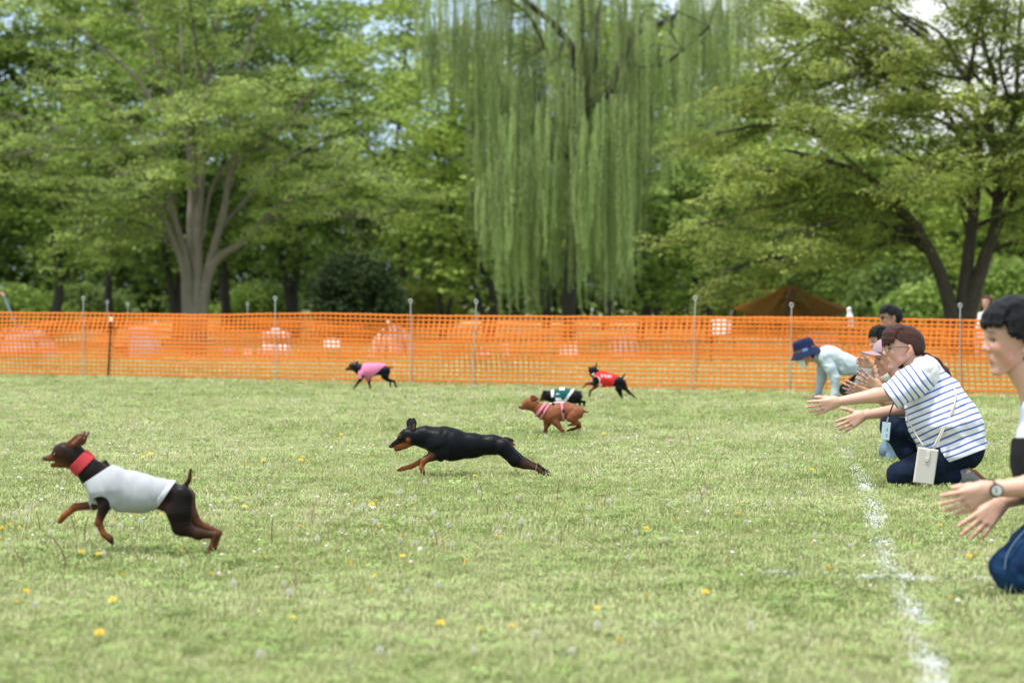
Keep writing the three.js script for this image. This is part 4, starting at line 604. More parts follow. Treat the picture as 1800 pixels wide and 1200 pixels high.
// ---- the dog in the red jersey by the net
{
  const f = figure(890, 620, 7.2, 23.5, 1076), t = dogThing(f, 'black dog with pricked ears in a red jersey, bounding beside the net');
  const L = [
    [[1088, 222, 0], 46, [1110, 225, 0], 44, { sz: 0.9, k: 22 }], [[1078, 258, 18], 20, [1085, 240, 8], 34, { sz: 0.9, k: 18 }], [[1070, 284, 26], 16, [1080, 262, 16], 24, { k: 12, c: [0.025, 0.02, 0.018] }], [[1115, 240, 0], 40, [1170, 300, 0], 62, { sz: 0.8, k: 30 }], [[1180, 320, 0], 82, [1330, 345, 0], 70, { sz: 0.78, k: 40 }], [[1330, 345, 0], 68, [1430, 360, 0], 52, { sz: 0.84, k: 36 }], [[1470, 318, 0], 14, [1505, 264, 0], 8, { k: 10 }],
    [[1430, 370, 40], 60, [1425, 450, 44], 44, { sz: 0.66, k: 30 }], [[1425, 450, 44], 40, [1445, 520, 44], 25, { k: 18 }], [[1445, 520, 44], 22, [1470, 575, 44], 15, { k: 12, c: [0.03, 0.016, 0.012] }], [[1470, 575, 44], 15, [1488, 600, 44], 11, { k: 8 }],
    [[1470, 385, -40], 52, [1500, 440, -44], 34, { sz: 0.7, k: 28 }], [[1500, 440, -44], 30, [1560, 505, -44], 20, { k: 16, c: [0.05, 0.024, 0.014] }], [[1560, 505, -44], 18, [1625, 555, -44], 13, { k: 12, c: [0.07, 0.03, 0.016] }], [[1625, 555, -44], 13, [1642, 584, -44], 10, { k: 8 }],
    [[1150, 350, 40], 58, [1110, 385, 44], 32, { sz: 0.7, k: 26 }], [[1110, 385, 44], 24, [1020, 388, 44], 17, { k: 12, c: [0.05, 0.022, 0.012] }], [[1020, 388, 44], 17, [968, 440, 44], 12, { k: 10, c: TAN }],
    [[1160, 390, -40], 44, [1125, 430, -44], 24, { sz: 0.8, k: 24, c: [0.06, 0.024, 0.012] }], [[1125, 430, -44], 20, [1060, 485, -44], 15, { k: 12, c: [0.14, 0.05, 0.02] }], [[1060, 485, -44], 15, [1054, 556, -44], 11, { k: 8, c: [0.07, 0.03, 0.015] }],
  ];
  part(t, 'body', sdfMesh(f.prims(L, BLACK), { cell: 0.0068, k: 0.01, soft: 0.005 }), matFur);
  for (const [x0, y0, x1, y1, z] of [[1062, 210, 1042, 178, 26], [1120, 205, 1148, 132, -26]]) part(t, 'ear', sdfMesh(f.prims([[[x0, y0, z], 19, [x1, y1, z * 1.2], 8, { sz: 0.5 }]], BLACK), { cell: 0.005, k: 0.006 }), matFur);
  part(t, 'collar', sdfMesh(f.prims([[[1092, 262, 0], 40, [1120, 285, 0], 50, { sz: 0.9 }]], [0.6, 0.6, 0.6]), { cell: 0.005, grow: 0.006, region: (x, y, z) => { const [a, b] = f.inv(x, y, z); return (Math.abs((a - 1106) * 0.6 - (b - 262) * -0.8) - 11) * f.u; } }), matCloth);
  part(t, 'jersey', sdfMesh(f.prims([[[1150, 300, 0], 66, [1200, 325, 0], 86, { sz: 0.86 }], [[1200, 325, 0], 88, [1330, 345, 0], 74, { sz: 0.86 }], [[1330, 345, 0], 70, [1400, 352, 0], 58, { sz: 0.9 }], [[1200, 380, 0], 50, [1230, 385, 0], 44, {}]], [0.62, 0.035, 0.030]), { cell: 0.006, k: 0.02, grow: 0.006, disp: shirtDisp(0.007, 18),
    paint: (x, y, z, c) => { const [a, b] = f.inv(x, y, z), q = Math.hypot(a - 1192, b - 408), w = Math.hypot(a - 1132, b - 352); if (z > 0 && q < 20) return [0.7, 0.68, 0.68]; if (z > 0 && w > 40 && w < 58) return [0.7, 0.66, 0.66]; if (z > 0 && a > 1196 && a < 1335 && Math.abs(b - 288 - (a - 1196) * 0.1) < 18 && (a - 1196) % 44 < 34) return [0.42, 0.36, 0.40]; return c; },
    region: (x, y, z) => { const [a, b] = f.inv(x, y, z), w = Math.hypot(a - 1132, b - 352); return Math.max((a - 1405) + (b - 330) * 0.65, 1104 - a + (b - 300) * -0.3, z > 0.01 ? 40 - w : -1) * 0.85 * f.u; } }), matCloth);
}
// ---- the dog in the pink shirt, farthest left by the net
{
  const f = figure(580, 610, 11.25, 25.6, 652), t = dogThing(f, 'black dog in a pink shirt trotting along the net, left of centre');
  const L = [
    [[440, 385, 0], 74, [470, 385, 0], 70, { sz: 0.86, k: 30 }], [[322, 438, 0], 26, [410, 410, 0], 48, { sz: 0.8, k: 22, c: [0.06, 0.026, 0.014] }], [[400, 420, 20], 26, [440, 430, 20], 24, { k: 14, c: TAN }], [[490, 390, 0], 76, [580, 430, 0], 88, { sz: 0.8, k: 40 }], [[600, 450, 0], 110, [780, 470, 0], 118, { sz: 0.78, k: 50 }], [[780, 470, 0], 116, [1010, 450, 0], 92, { sz: 0.8, k: 50 }], [[1010, 450, 0], 90, [1100, 460, 0], 84, { sz: 0.86, k: 40 }], [[1160, 408, 0], 20, [1245, 397, 0], 12, { k: 12 }],
    [[1100, 480, 60], 92, [1085, 560, 64], 72, { sz: 0.62, k: 40 }], [[1080, 570, 64], 62, [1130, 640, 64], 40, { sz: 0.75, k: 28 }], [[1130, 640, 64], 36, [1268, 678, 64], 25, { k: 18 }], [[1268, 680, 64], 25, [1310, 795, 64], 20, { k: 14, c: [0.03, 0.018, 0.013] }],
    [[1110, 490, -60], 80, [1090, 600, -64], 50, { sz: 0.7, k: 36 }], [[1090, 600, -64], 42, [1190, 670, -64], 26, { k: 20, c: [0.03, 0.016, 0.012] }], [[1190, 672, -64], 25, [1190, 785, -64], 20, { k: 14, c: [0.05, 0.026, 0.016] }],
    [[620, 560, 60], 70, [600, 640, 62], 40, { sz: 0.7, k: 30 }], [[600, 640, 62], 34, [525, 740, 62], 23, { k: 18 }], [[525, 740, 62], 22, [460, 828, 62], 17, { k: 12, c: [0.03, 0.02, 0.015] }],
    [[760, 600, -60], 56, [770, 690, -62], 32, { sz: 0.7, k: 30 }], [[770, 690, -62], 27, [790, 780, -62], 20, { k: 14, c: [0.04, 0.02, 0.012] }], [[790, 780, -62], 19, [796, 858, -62], 15, { k: 10, c: [0.14, 0.06, 0.03] }],
  ];
  part(t, 'body', sdfMesh(f.prims(L, BLACK), { cell: 0.0068, k: 0.01, soft: 0.005 }), matFur);
  for (const [x, z] of [[488, 44], [532, -44]]) part(t, 'ear', sdfMesh(f.prims([[[x, 325, z], 30, [x + 6, 282, z * 1.2], 18, { sz: 0.5, c: x < 500 ? [0.22, 0.16, 0.17] : BLACK }]], BLACK), { cell: 0.0055, k: 0.006 }), matFur);
  part(t, 'shirt', sdfMesh(f.prims([[[610, 450, 0], 98, [770, 468, 0], 132, { sz: 0.84 }], [[770, 468, 0], 132, [930, 450, 0], 118, { sz: 0.84 }], [[930, 450, 0], 116, [1060, 430, 0], 92, { sz: 0.9 }], [[610, 540, 60], 60, [605, 600, 62], 48, { sz: 0.8 }], [[750, 580, -50], 66, [768, 660, -58], 40, { sz: 0.8 }]], [0.60, 0.19, 0.33]), { cell: 0.006, k: 0.025, grow: 0.005, disp: shirtDisp(0.008, 17),
    paint: (x, y, z, c) => { const [a, b] = f.inv(x, y, z); return z > 0 && Math.hypot(a - 590, b - 580) < 24 ? [0.4, 0.4, 0.5] : c; },
    region: (x, y, z) => { const [a, b] = f.inv(x, y, z); return Math.max(((a - 1105) + (b - 345) * 1.05) * 0.7, 548 - a + (b - 480) * -0.1, b - 690, z > 0 ? b - 632 : -1) * f.u; } }), matCloth);
}

// ================================================================ what stands on the picnic lawn beyond the nets
function domeTent(px, d, w, h, c1, label, door) {
  const b = at(px, 600, d); b.y = groundY(b.x, -d); const t = thing('dome_tent', label, 'tent', b), N = 26, M = 12;
  const shell = (k0, k1) => { const pos = [], idx = []; for (let i = 0; i <= N; i++) for (let j = 0; j <= M; j++) { const q = lerp(k0, k1, i / N) * 2 * Math.PI, e = j / M * Math.PI / 2, sq = 1 + 0.13 * Math.cos(4 * q), R = w / 2 * sq * Math.pow(Math.cos(e), 0.8) * (1 - 0.03 * Math.sin(8 * q) ** 2); pos.push(Math.cos(q) * R, h * Math.sin(e), Math.sin(q) * R); } for (let i = 0; i < N; i++) for (let j = 0; j < M; j++) { const a = i * (M + 1) + j; idx.push(a, a + 1, a + M + 1, a + 1, a + M + 2, a + M + 1); } const g = new THREE.BufferGeometry(); g.setAttribute('position', new THREE.Float32BufferAttribute(pos, 3)); g.setIndex(idx); g.computeVertexNormals(); return g; };
  for (let i = 0; i < 4; i++) part(t, 'panel', shell(i / 4, (i + 1) / 4), plain(...c1[i % c1.length], 0.7));
  for (const k of [0.125, 0.375, 0.625, 0.875]) { const pts = []; for (let j = 0; j <= 12; j++) { const e = j / 12 * Math.PI / 2, R = w / 2 * 0.87 * Math.pow(Math.cos(e), 0.8) + 0.012; pts.push(V(Math.cos(k * 6.283) * R, h * Math.sin(e) + 0.01, Math.sin(k * 6.283) * R)); } part(t, 'pole', frameTube(pts, pts.map(() => 0.012), 6), matBlack); }
  if (door) { const g = new THREE.CircleGeometry(1, 24, 0, Math.PI); g.scale(door[1], door[2], 1); g.rotateX(-0.28); g.translate(door[0], 0.02, w / 2 * 0.885); part(t, 'door', g, plain(...door[3], 0.8)); }
}
domeTent(38, 43.5, 1.35, 0.98, [[0.34, 0.34, 0.34], [0.32, 0.28, 0.27]], 'pale dome tent with a dark doorway at the far left behind the nets', [-0.12, 0.22, 0.62, [0.06, 0.035, 0.025]]);
domeTent(690, 44, 0.86, 0.98, [[0.30, 0.36, 0.40], [0.40, 0.41, 0.41]], 'small pale blue and white dome tent behind the nets, above the pink shirted dog', null);
{
  const d = 43, b = at(243, 600, d); b.y = groundY(b.x, -d); const t = thing('beach_tent', 'white wedge shaped sun tent behind the nets beside the red bin', 'tent', b);
  const sh = new THREE.Shape([[-0.16, 0], [0.52, 0], [0.20, 0.92], [-0.10, 0.98]].map((p) => new THREE.Vector2(...p))), g = new THREE.ExtrudeGeometry(sh, { depth: 0.9, bevelEnabled: true, bevelSize: 0.02, bevelThickness: 0.02, bevelSegments: 2 }); g.translate(0, 0, -0.45); part(t, 'canopy', g, plain(0.36, 0.38, 0.41, 0.8));
  for (const z of [-0.47, 0.47]) part(t, 'pole', frameTube([V(-0.13, 0, z), V(-0.08, 1.0, z)], [0.012, 0.012], 6), matBlack);
}
{
  const d = 41.5, b = at(212, 600, d); b.y = groundY(b.x, -d); const t = thing('waste_bin', 'narrow brick red bin behind the nets left of the white sun tent', 'bin', b);
  part(t, 'body', (() => { const g = new THREE.LatheGeometry([[0.001, 0], [0.10, 0], [0.115, 0.03], [0.13, 0.62], [0.135, 0.66]].map((p) => new THREE.Vector2(...p)), 24); return g; })(), plain(0.36, 0.085, 0.03, 0.6));
  part(t, 'lid', (() => { const g = new THREE.LatheGeometry([[0.145, 0.655], [0.148, 0.69], [0.09, 0.74], [0.001, 0.75]].map((p) => new THREE.Vector2(...p)), 24); return g; })(), plain(0.30, 0.07, 0.03, 0.5));
}
function campChair(px, d, col, label, drape) {
  const b = at(px, 600, d); b.y = groundY(b.x, -d); const t = thing('camp_chair', label, 'chair', b), m = plain(...col, 0.85);
  const seat = new RoundedBoxGeometry(0.5, 0.03, 0.44, 2, 0.012); seat.translate(0, 0.36, 0); part(t, 'seat', seat, m);
  const back = new RoundedBoxGeometry(0.5, 0.48, 0.03, 2, 0.012); back.rotateX(-0.2); back.translate(0, 0.62, -0.27); part(t, 'backrest', back, m);
  for (const [x, z] of [[-1, 1], [1, 1], [-1, -1], [1, -1]]) part(t, 'leg', frameTube([V(x * 0.25, 0, z * 0.21), V(x * 0.24, z < 0 ? 0.86 : 0.58, z * (z < 0 ? 0.32 : 0.2))], [0.012, 0.012], 8), matMetal);
  for (const x of [-1, 1]) { const a = new RoundedBoxGeometry(0.05, 0.025, 0.44, 2, 0.01); a.translate(x * 0.26, 0.585, 0); part(t, 'armrest', a, m); }
  if (drape) { const c = sdfMesh([{ a: [-0.13, 0.80, -0.2], ra: 0.11, b: [0.13, 0.80, -0.2], rb: 0.11, c: [0.55, 0.55, 0.55] }, { a: [-0.15, 0.5, -0.05], ra: 0.16, b: [0.15, 0.52, -0.05], rb: 0.15, c: [0.55, 0.55, 0.55] }, { a: [0.0, 0.93, -0.2], ra: 0.05, b: [0, 0.86, -0.2], rb: 0.08, c: [0.55, 0.55, 0.55] }], { cell: 0.016, k: 0.08, disp: shirtDisp(0.035, 12) }); top(new THREE.Mesh(c, matCloth), 'white_cloth', 'bundled white cloth heaped on the camp chair behind the nets', 'cloth').position.copy(b); }
}
campChair(482, 43, [0.45, 0.45, 0.45], 'pale camp chair heaped with white cloth, behind the nets right of the low table', true);
campChair(1098, 43.5, [0.36, 0.34, 0.30], 'beige camp chair behind the nets, above the red jersey dog', false);
campChair(1450, 43, [0.28, 0.30, 0.30], 'grey camp chair behind the nets, near the crawling person', false);
campChair(1745, 41, [0.28, 0.28, 0.28], 'grey camp chair behind the nets beside the woman in the white cardigan', false);
function lowTable(px, d, w, label) {
  const b = at(px, 600, d); b.y = groundY(b.x, -d); const t = thing('folding_table', label, 'table', b), m = plain(0.22, 0.085, 0.035, 0.6);
  for (let i = 0; i < 6; i++) { const g = new RoundedBoxGeometry(w, 0.02, 0.075, 2, 0.005); g.translate(0, 0.46, (i - 2.5) * 0.082); part(t, 'slat', g, m); }
  for (const x of [-1, 1]) for (const z of [-1, 1]) part(t, 'leg', frameTube([V(x * w * 0.46, 0, -z * 0.2), V(x * w * 0.44, 0.455, z * 0.2)], [0.013, 0.013], 8), matMetal);
  return b.clone().add(V(0, 0.471, 0));
}
const tA = lowTable(415, 42.5, 0.75, 'low reddish wooden table behind the nets left of the white draped chair');
const tB = lowTable(868, 43, 0.7, 'low reddish wooden table behind the nets left of the willow trunk');
const tC = lowTable(1000, 42, 0.5, 'short wooden table behind the nets above the green jersey dog');
function box(p, dx, w, h, dd, col, label, cat) { const t = thing('storage_box', label, cat, p.clone().add(V(dx, 0, 0))); const g = new RoundedBoxGeometry(w, h, dd, 2, 0.012); g.translate(0, h / 2, 0); part(t, 'body', g, plain(...col, 0.6)); const l = new RoundedBoxGeometry(w * 1.05, 0.03, dd * 1.05, 2, 0.01); l.translate(0, h + 0.012, 0); part(t, 'lid', l, plain(col[0] * 0.85, col[1] * 0.85, col[2] * 0.85, 0.6)); }
box(tA, -0.12, 0.2, 0.1, 0.2, [0.3, 0.3, 0.5], 'small violet box on the low table left of the white draped chair', 'box');
box(tA, 0.2, 0.14, 0.13, 0.16, [0.72, 0.7, 0.7], 'small white box on the low table left of the white draped chair', 'box');
box(tB, -0.15, 0.26, 0.1, 0.2, [0.75, 0.74, 0.72], 'low white box on the table left of the willow trunk', 'box');
box(tB, 0.22, 0.08, 0.2, 0.08, [0.75, 0.75, 0.75], 'tall white container on the table left of the willow trunk', 'container');
box(tC, 0, 0.34, 0.24, 0.26, [0.76, 0.68, 0.60], 'cream cool box on the short table above the green jersey dog', 'cool box');
{ // brown tarp shelter
  const d = 46, s = FPX / d, b = at(1390, 600, d); b.y = groundY(b.x, -d); const t = thing('tarp_shelter', 'brown tarp shelter pitched to a point on a central pole behind the fence', 'shelter', b);
  const P = (px, py, dz) => at(px, py, d - dz).sub(b), apex = P(1389, 498, 0), edge = [P(1290, 543, 0.9), P(1340, 566, 2.2), P(1389, 560, 2.4), P(1440, 566, 2.2), P(1490, 546, 0.9), P(1494, 541, -1.0), P(1389, 530, -2.4), P(1288, 540, -1.0)];
  const pos = [], idx = [], n = 10, m = edge.length * 8, pt = (i, j) => { const q = i / 8, a = Math.floor(q) % edge.length, f = q - Math.floor(q), e = edge[a].clone().lerp(edge[(a + 1) % edge.length], f), k = j / n, v = apex.clone().lerp(e, k); v.y -= 0.10 * Math.sin(Math.PI * k) * (0.4 + 0.6 * Math.sin(Math.PI * f)); return v; };
  for (const off of [0, -0.012]) for (let i = 0; i < m; i++) for (let j = 0; j <= n; j++) { const v = pt(i, j); pos.push(v.x, v.y + off, v.z); }
  for (const o of [0, m * (n + 1)]) for (let i = 0; i < m; i++) for (let j = 0; j < n; j++) { const a = o + i * (n + 1) + j, c = o + ((i + 1) % m) * (n + 1) + j; idx.push(a, a + 1, c, a + 1, c + 1, c); }
  const g = new THREE.BufferGeometry(); g.setAttribute('position', new THREE.Float32BufferAttribute(pos, 3)); g.setIndex(idx); g.computeVertexNormals();
  part(t, 'canopy', g, new THREE.MeshPhysicalMaterial({ color: C(0.15, 0.070, 0.013), roughness: 1, specularIntensity: 0.05 }));
  part(t, 'pole', frameTube([V(0, 0, 0), apex.clone().add(V(0, 0.03, 0))], [0.02, 0.018], 10), matBlack);
  for (const e of [edge[0], edge[4], edge[5], edge[7]]) { part(t, 'corner_pole', frameTube([V(e.x, 0, e.z), e.clone().add(V(0, 0.02, 0))], [0.014, 0.014], 8), matBlack); part(t, 'guy_rope', frameTube([e.clone(), V(e.x * 1.5, 0, e.z * 1.4)], [0.004, 0.004], 5), matWhiteCloth); }
  part(t, 'seam', tube([apex.clone().add(V(0, -0.02, 0.05)), P(1383, 530, 1.3), P(1376, 558, 2.3)].map((v) => v.add(V(0, -0.03, 0.02))), 0.018, 6), plain(0.03, 0.016, 0.006, 0.8));
}
{ // white cloth hung over a stake of the net
  const d = frontDepth(1495) + 0.12, f = figure(1200, 480, 5, d, 1495), t = thing('white_towel', 'white cloth hung over the top of the net right of the tarp shelter', 'cloth', f.base);
  part(t, 'cloth', sdfMesh(f.prims([[[1464, 322, 0], 20, [1482, 400, 4], 24, { sz: 0.5 }], [[1482, 400, 4], 24, [1490, 470, 4], 24, { sz: 0.45 }]], [0.6, 0.61, 0.6]), { cell: 0.006, k: 0.02, disp: shirtDisp(0.01, 25) }), matCloth);
  part(t, 'peg', frameTube([f.v(1470, 330, 0), f.v(1476, 640, -6)], [0.008, 0.008], 8), matMetal);
}
{ // folded parasol leaning at the far left
  const d = 44, b = at(30, 600, d); b.y = groundY(b.x, -d); const t = thing('leaning_pole', 'slanting blue grey pole with a pink tip at the far left above the fence', 'pole', b);
  const a = at(6, 520, d).sub(b), e = at(64, 590, d).sub(b); e.y = 0; part(t, 'shaft', frameTube([e, a], [0.022, 0.02], 8), plain(0.16, 0.24, 0.30, 0.5)); part(t, 'tip', frameTube([a, a.clone().add(V(-0.06, 0.07, 0))], [0.028, 0.02], 8), plain(0.6, 0.25, 0.25, 0.6));
}

// ================================================================ people
const SKIN = [0.53, 0.32, 0.24], SKIN2 = [0.46, 0.265, 0.185];
function headPrims(o, skin) {                                    // a head that faces -x, +y up, origin between the ears' tops and mouth, metres
  const lip = [skin[0] * 0.84, skin[1] * 0.60, skin[2] * 0.60], warm = [skin[0] * 1.0, skin[1] * 0.86, skin[2] * 0.84], L = [];
  const c = (a, ra, b, rb, k, e = {}) => L.push({ a, ra, b: b ?? undefined, rb: rb ?? ra, k, c: skin, ...e });
  c([-0.022, 0.036, 0], 0.078, [0.020, 0.030, 0], 0.079, 0.03, { sz: 0.9 }); c([-0.048, 0.018, 0], 0.047, [-0.044, -0.050, 0], 0.038, 0.022, { sz: 1.02 }); c([-0.054, -0.066, 0], 0.023, [-0.066, -0.088, 0], 0.013, 0.014);
  for (const s of [-1, 1]) {
    c([0.008, -0.030, s * 0.048], 0.015, [-0.056, -0.088, s * 0.012], 0.012, 0.016); c([-0.058, -0.016, s * 0.033], 0.023, [-0.034, -0.048, s * 0.036], 0.021, 0.014, { c: warm });
    c([-0.0905, -0.0235, s * 0.0105], 0.0060, null, null, 0.007, { c: warm }); c([-0.076, 0.027, s * 0.014], 0.0105, [-0.062, 0.028, s * 0.048], 0.0105, 0.012);
    c([-0.092, 0.006, s * 0.032], 0.012, null, null, 0.012, { sub: true }); c([-0.0715, 0.0125, s * 0.029], 0.0110, [-0.066, 0.0112, s * 0.040], 0.009, 0.004); c([-0.0725, -0.0015, s * 0.031], 0.0092, null, null, 0.006);
    c([0.010, 0.020, s * 0.074], 0.0095, [0.014, -0.002, s * 0.078], 0.0095, 0.006, { c: warm, sz: 0.7 }); c([0.014, -0.002, s * 0.078], 0.0085, [0.000, -0.026, s * 0.071], 0.007, 0.006, { c: warm, sz: 0.7 }); c([0.000, 0.002, s * 0.081], 0.0065, null, null, 0.008, { sub: true });
  }
  c([-0.079, 0.014, 0], 0.0070, [-0.099, -0.0185, 0], 0.0078, 0.012); c([-0.0990, -0.0205, 0], 0.0088, null, null, 0.006, { c: warm });
  if (o.open) { c([-0.086, -0.045, -0.014], 0.0055, [-0.086, -0.045, 0.014], 0.0055, 0.006, { c: lip }); c([-0.077, -0.073, -0.012], 0.007, [-0.077, -0.073, 0.012], 0.007, 0.006, { c: lip }); c([-0.090, -0.0585, -0.015], 0.0085, [-0.090, -0.0585, 0.015], 0.0085, 0.004, { sub: true }); c([-0.080, -0.053, -0.012], 0.0045, [-0.080, -0.053, 0.012], 0.0045, 0.002, { c: [0.72, 0.70, 0.66] }); }
  else { c([-0.066, -0.046, 0], 0.018, null, null, 0.012); c([-0.0800, -0.0470, -0.012], 0.0050, [-0.0800, -0.0470, 0.012], 0.0050, 0.008, { c: lip }); c([-0.0780, -0.0560, -0.011], 0.0054, [-0.0780, -0.0560, 0.011], 0.0054, 0.008, { c: lip }); c([-0.090, -0.0520, -0.022], 0.0016, [-0.090, -0.0520, 0.022], 0.0016, 0.003, { sub: true }); }
  return L;
}
function headMatrix(f, mx, my, mz, yaw, tilt, s, roll = 0) { return new THREE.Matrix4().compose(f.v(mx, my, mz), new THREE.Quaternion().setFromEuler(new THREE.Euler(roll, yaw, tilt, 'YXZ')), V(s, s, s)); }
function headGeo(M, o, skin, cell = 0.0036) {
  const brow = o.brow ?? [0.02, 0.014, 0.012];
  const g = sdfMesh(headPrims(o, skin), { cell, k: 0.02, soft: 0.0025, uvScale: 1, paint: (x, y, z, c) => {
    const az = Math.abs(z), by = 0.0295 - Math.pow((az - 0.030) / 0.022, 2) * 0.004, mo = 0.93 + 0.14 * fbm(x * 40, y * 40, z * 40, 3); let q = [c[0] * mo, c[1] * (mo - 0.02), c[2] * mo];
    const b1 = x < -0.050 && az > 0.010 && az < 0.054 ? 0.75 * (1 - sstep(0.0015, 0.0045, Math.abs(y - by))) * sstep(0.010, 0.018, az) * (1 - sstep(0.044, 0.054, az)) : 0, b2 = x < -0.052 && az > 0.018 && az < 0.047 ? 0.9 * (1 - sstep(0.001, 0.0035, Math.abs(y - (0.0085 - Math.pow((az - 0.032) / 0.02, 2) * 0.003)))) : 0, w = Math.max(b1, b2);
    c = [lerp(q[0], brow[0], w), lerp(q[1], brow[1], w), lerp(q[2], brow[2], w)];
    return c; } });
  const eyes = []; for (const s of [-1, 1]) { const e = new THREE.SphereGeometry(0.0108, 16, 12), p = e.attributes.position, a = new Float32Array(p.count * 3); for (let i = 0; i < p.count; i++) { const dx = p.getX(i) / 0.0108; const k = dx < -0.66 ? [0.012, 0.007, 0.005] : [0.36, 0.31, 0.28]; a.set(k, i * 3); } e.setAttribute('color', new THREE.BufferAttribute(a, 3)); e.translate(-0.0735, 0.0050, s * 0.0315); eyes.push(e); }
  const out = mergeIndexed([g, ...eyes]); out.applyMatrix4(M); return out;
}
// hair: a cap of hair over the skull that stops at the hairline, with locks
function hairGeo(M, col, o = {}) {
  const L = [{ a: [-0.026, 0.046, 0], ra: 0.0860, b: [0.022, 0.032, 0], rb: 0.0875, sz: 0.90, k: 0.02 }, { a: [0.045, 0.0, 0], ra: 0.064, b: [0.044, -0.016, 0], rb: 0.046, sz: 1.1, k: 0.02 }, ...(o.locks ?? []), ...(o.free ?? []).map((q) => ({ ...q, free: true }))];
  const line = o.line ?? [[0.10, -0.16], [0.078, -0.112], [0.064, -0.064], [0.036, -0.040], [0.026, -0.020], [0.012, 0.026], [-0.012, 0.034], [-0.05, 0.040], [-0.09, 0.06]];
  const hx = (y) => { if (y >= line[0][0]) return line[0][1]; for (let i = 0; i < line.length - 1; i++) if (y <= line[i][0] && y >= line[i + 1][0]) return lerp(line[i + 1][1], line[i][1], (y - line[i + 1][0]) / (line[i][0] - line[i + 1][0])); return line[line.length - 1][1]; };
  const r = (o.rough ?? 0.004) * 0.55;
  const g = sdfMesh(L, { cell: 0.0036, k: 0.016, soft: 0.004, disp: (x, y, z) => (noise(x * 26 + 3, y * 26, z * 120) - 0.5) * r * 1.2 + (noise(x * 60, y * 60, z * 60) - 0.5) * r, region: (x, y, z) => Math.max((hx(y) - x) * 0.8 + (noise(y * 150, z * 150, 4) - 0.5) * 0.006, -0.11 - y),
    uvAxis: (x, y, z) => { const a = Math.atan2(z, y - 0.0); return [a * 0.35, x * 0.5 + y * 0.3]; },
    paint: (x, y, z) => { const k = 0.75 + 0.5 * noise(Math.atan2(z, y) * 22, x * 6, 2); return [col[0] * k, col[1] * k, col[2] * k]; } });
  const out = g; out.applyMatrix4(M); return out;
}
function fringe(n, half, end, o = {}) {                             // locks that run down over the forehead, on the outside of the cap
  const L = []; for (let i = 0; i < n; i++) { const q = (i / (n - 1)) * 2 - 1, z = q * half, w = Math.sqrt(Math.max(0, 1 - q * q * 0.62)), e = end + 0.010 * ((i * 7) % 4) / 3 + (o.rise ?? 0.006) * q * q, P = (x, y, s) => [-0.022 + (x + 0.022) * w, 0.046 + (y - 0.046) * (0.86 + 0.14 * w), z * s];
    const pts = [[P(-0.022, 0.117, 0.7), 0.0085], [P(-0.070, 0.105, 0.9), 0.0085], [P(-0.0945, 0.084, 1.05), 0.0080], [P(-0.1050, 0.056, 1.12), 0.0065], [P(-0.1070, e, 1.14), 0.0022]]; for (let k = 0; k < 4; k++) if (pts[k + 1][0][1] < pts[k][0][1] || k < 2) L.push({ a: pts[k][0], ra: pts[k][1], b: pts[k + 1][0], rb: pts[k + 1][1], k: 0.004 }); }
  return L;
}
// hand: wrist, direction of the fingers, direction of the thumb's side; curl in radians per joint, fan spread
function handGeo(f, wrist, dir, thumb, o = {}) {
  const W = f.v(...wrist), D = V(...dir).normalize(), T = V(...thumb); T.addScaledVector(D, -T.dot(D)).normalize(); const s = o.s ?? 1, N = D.clone().cross(T).multiplyScalar(o.palm ?? 1), L = [], skin = o.c ?? SKIN;
  const nail = [skin[0] * 1.08, skin[1] * 0.98, skin[2] * 0.95], red = [skin[0], skin[1] * 0.84, skin[2] * 0.82];
  const P = (d, t, n = 0) => W.clone().addScaledVector(D, d * s).addScaledVector(T, t * s).addScaledVector(N, n * s);
  const add = (a, ra, b, rb, k, c = skin) => L.push({ a: a.toArray(), ra: ra * s, b: b.toArray(), rb: rb * s, k, c });
  const base = [0.030, 0.011, -0.010, -0.029], kn = [0.090, 0.094, 0.088, 0.078], len = [0.072, 0.080, 0.074, 0.058], curl = o.curl ?? [0.15, 0.18, 0.22, 0.25], spread = o.spread ?? 0.09;
  add(P(-0.035, 0), 0.024, P(0.01, 0), 0.023, 0.02);
  for (let i = 0; i < 4; i++) {
    add(P(0.008, base[i] * 0.55), 0.0150, P(kn[i], base[i]), 0.0112, 0.016);
    let p = P(kn[i], base[i]), a = (1.5 - i) * spread, fan = D.clone().multiplyScalar(Math.cos(a)).addScaledVector(T, Math.sin(a)), bend = curl[i] * 0.7, r = 0.0096 - (i === 3 ? 0.0012 : 0);
    for (const [j, q] of [[0, 0.46], [1, 0.30], [2, 0.24]]) { const d = fan.clone().multiplyScalar(Math.cos(bend)).addScaledVector(N, Math.sin(bend)), e = p.clone().addScaledVector(d, len[i] * q * s); add(p, r, e, r * 0.9, 0.005, j === 2 ? red : skin); if (j === 2) add(e.clone().addScaledVector(N, -0.004 * s), 0.0052, e.clone().addScaledVector(N, -0.004 * s).addScaledVector(d, 0.003 * s), 0.005, 0.002, nail); p = e; r *= 0.9; bend += curl[i]; }
  }
  const ta = o.thumbA ?? 0.75; let p = P(0.022, 0.022, 0.008), d = D.clone().multiplyScalar(Math.cos(ta)).addScaledVector(T, Math.sin(ta)).addScaledVector(N, 0.25).normalize();
  add(P(0.005, 0.012, 0.004), 0.018, p, 0.0165, 0.016); for (const [l, r, r1] of [[0.040, 0.0150, 0.0115], [0.031, 0.0112, 0.0098], [0.024, 0.0100, 0.0080]]) { const e = p.clone().addScaledVector(d, l * s); add(p, r, e, r1, 0.010); p = e; d.addScaledVector(D, 0.22).normalize(); }
  return sdfMesh(L, { cell: (o.cell ?? 0.0034), k: 0.01, soft: 0.003 });
}
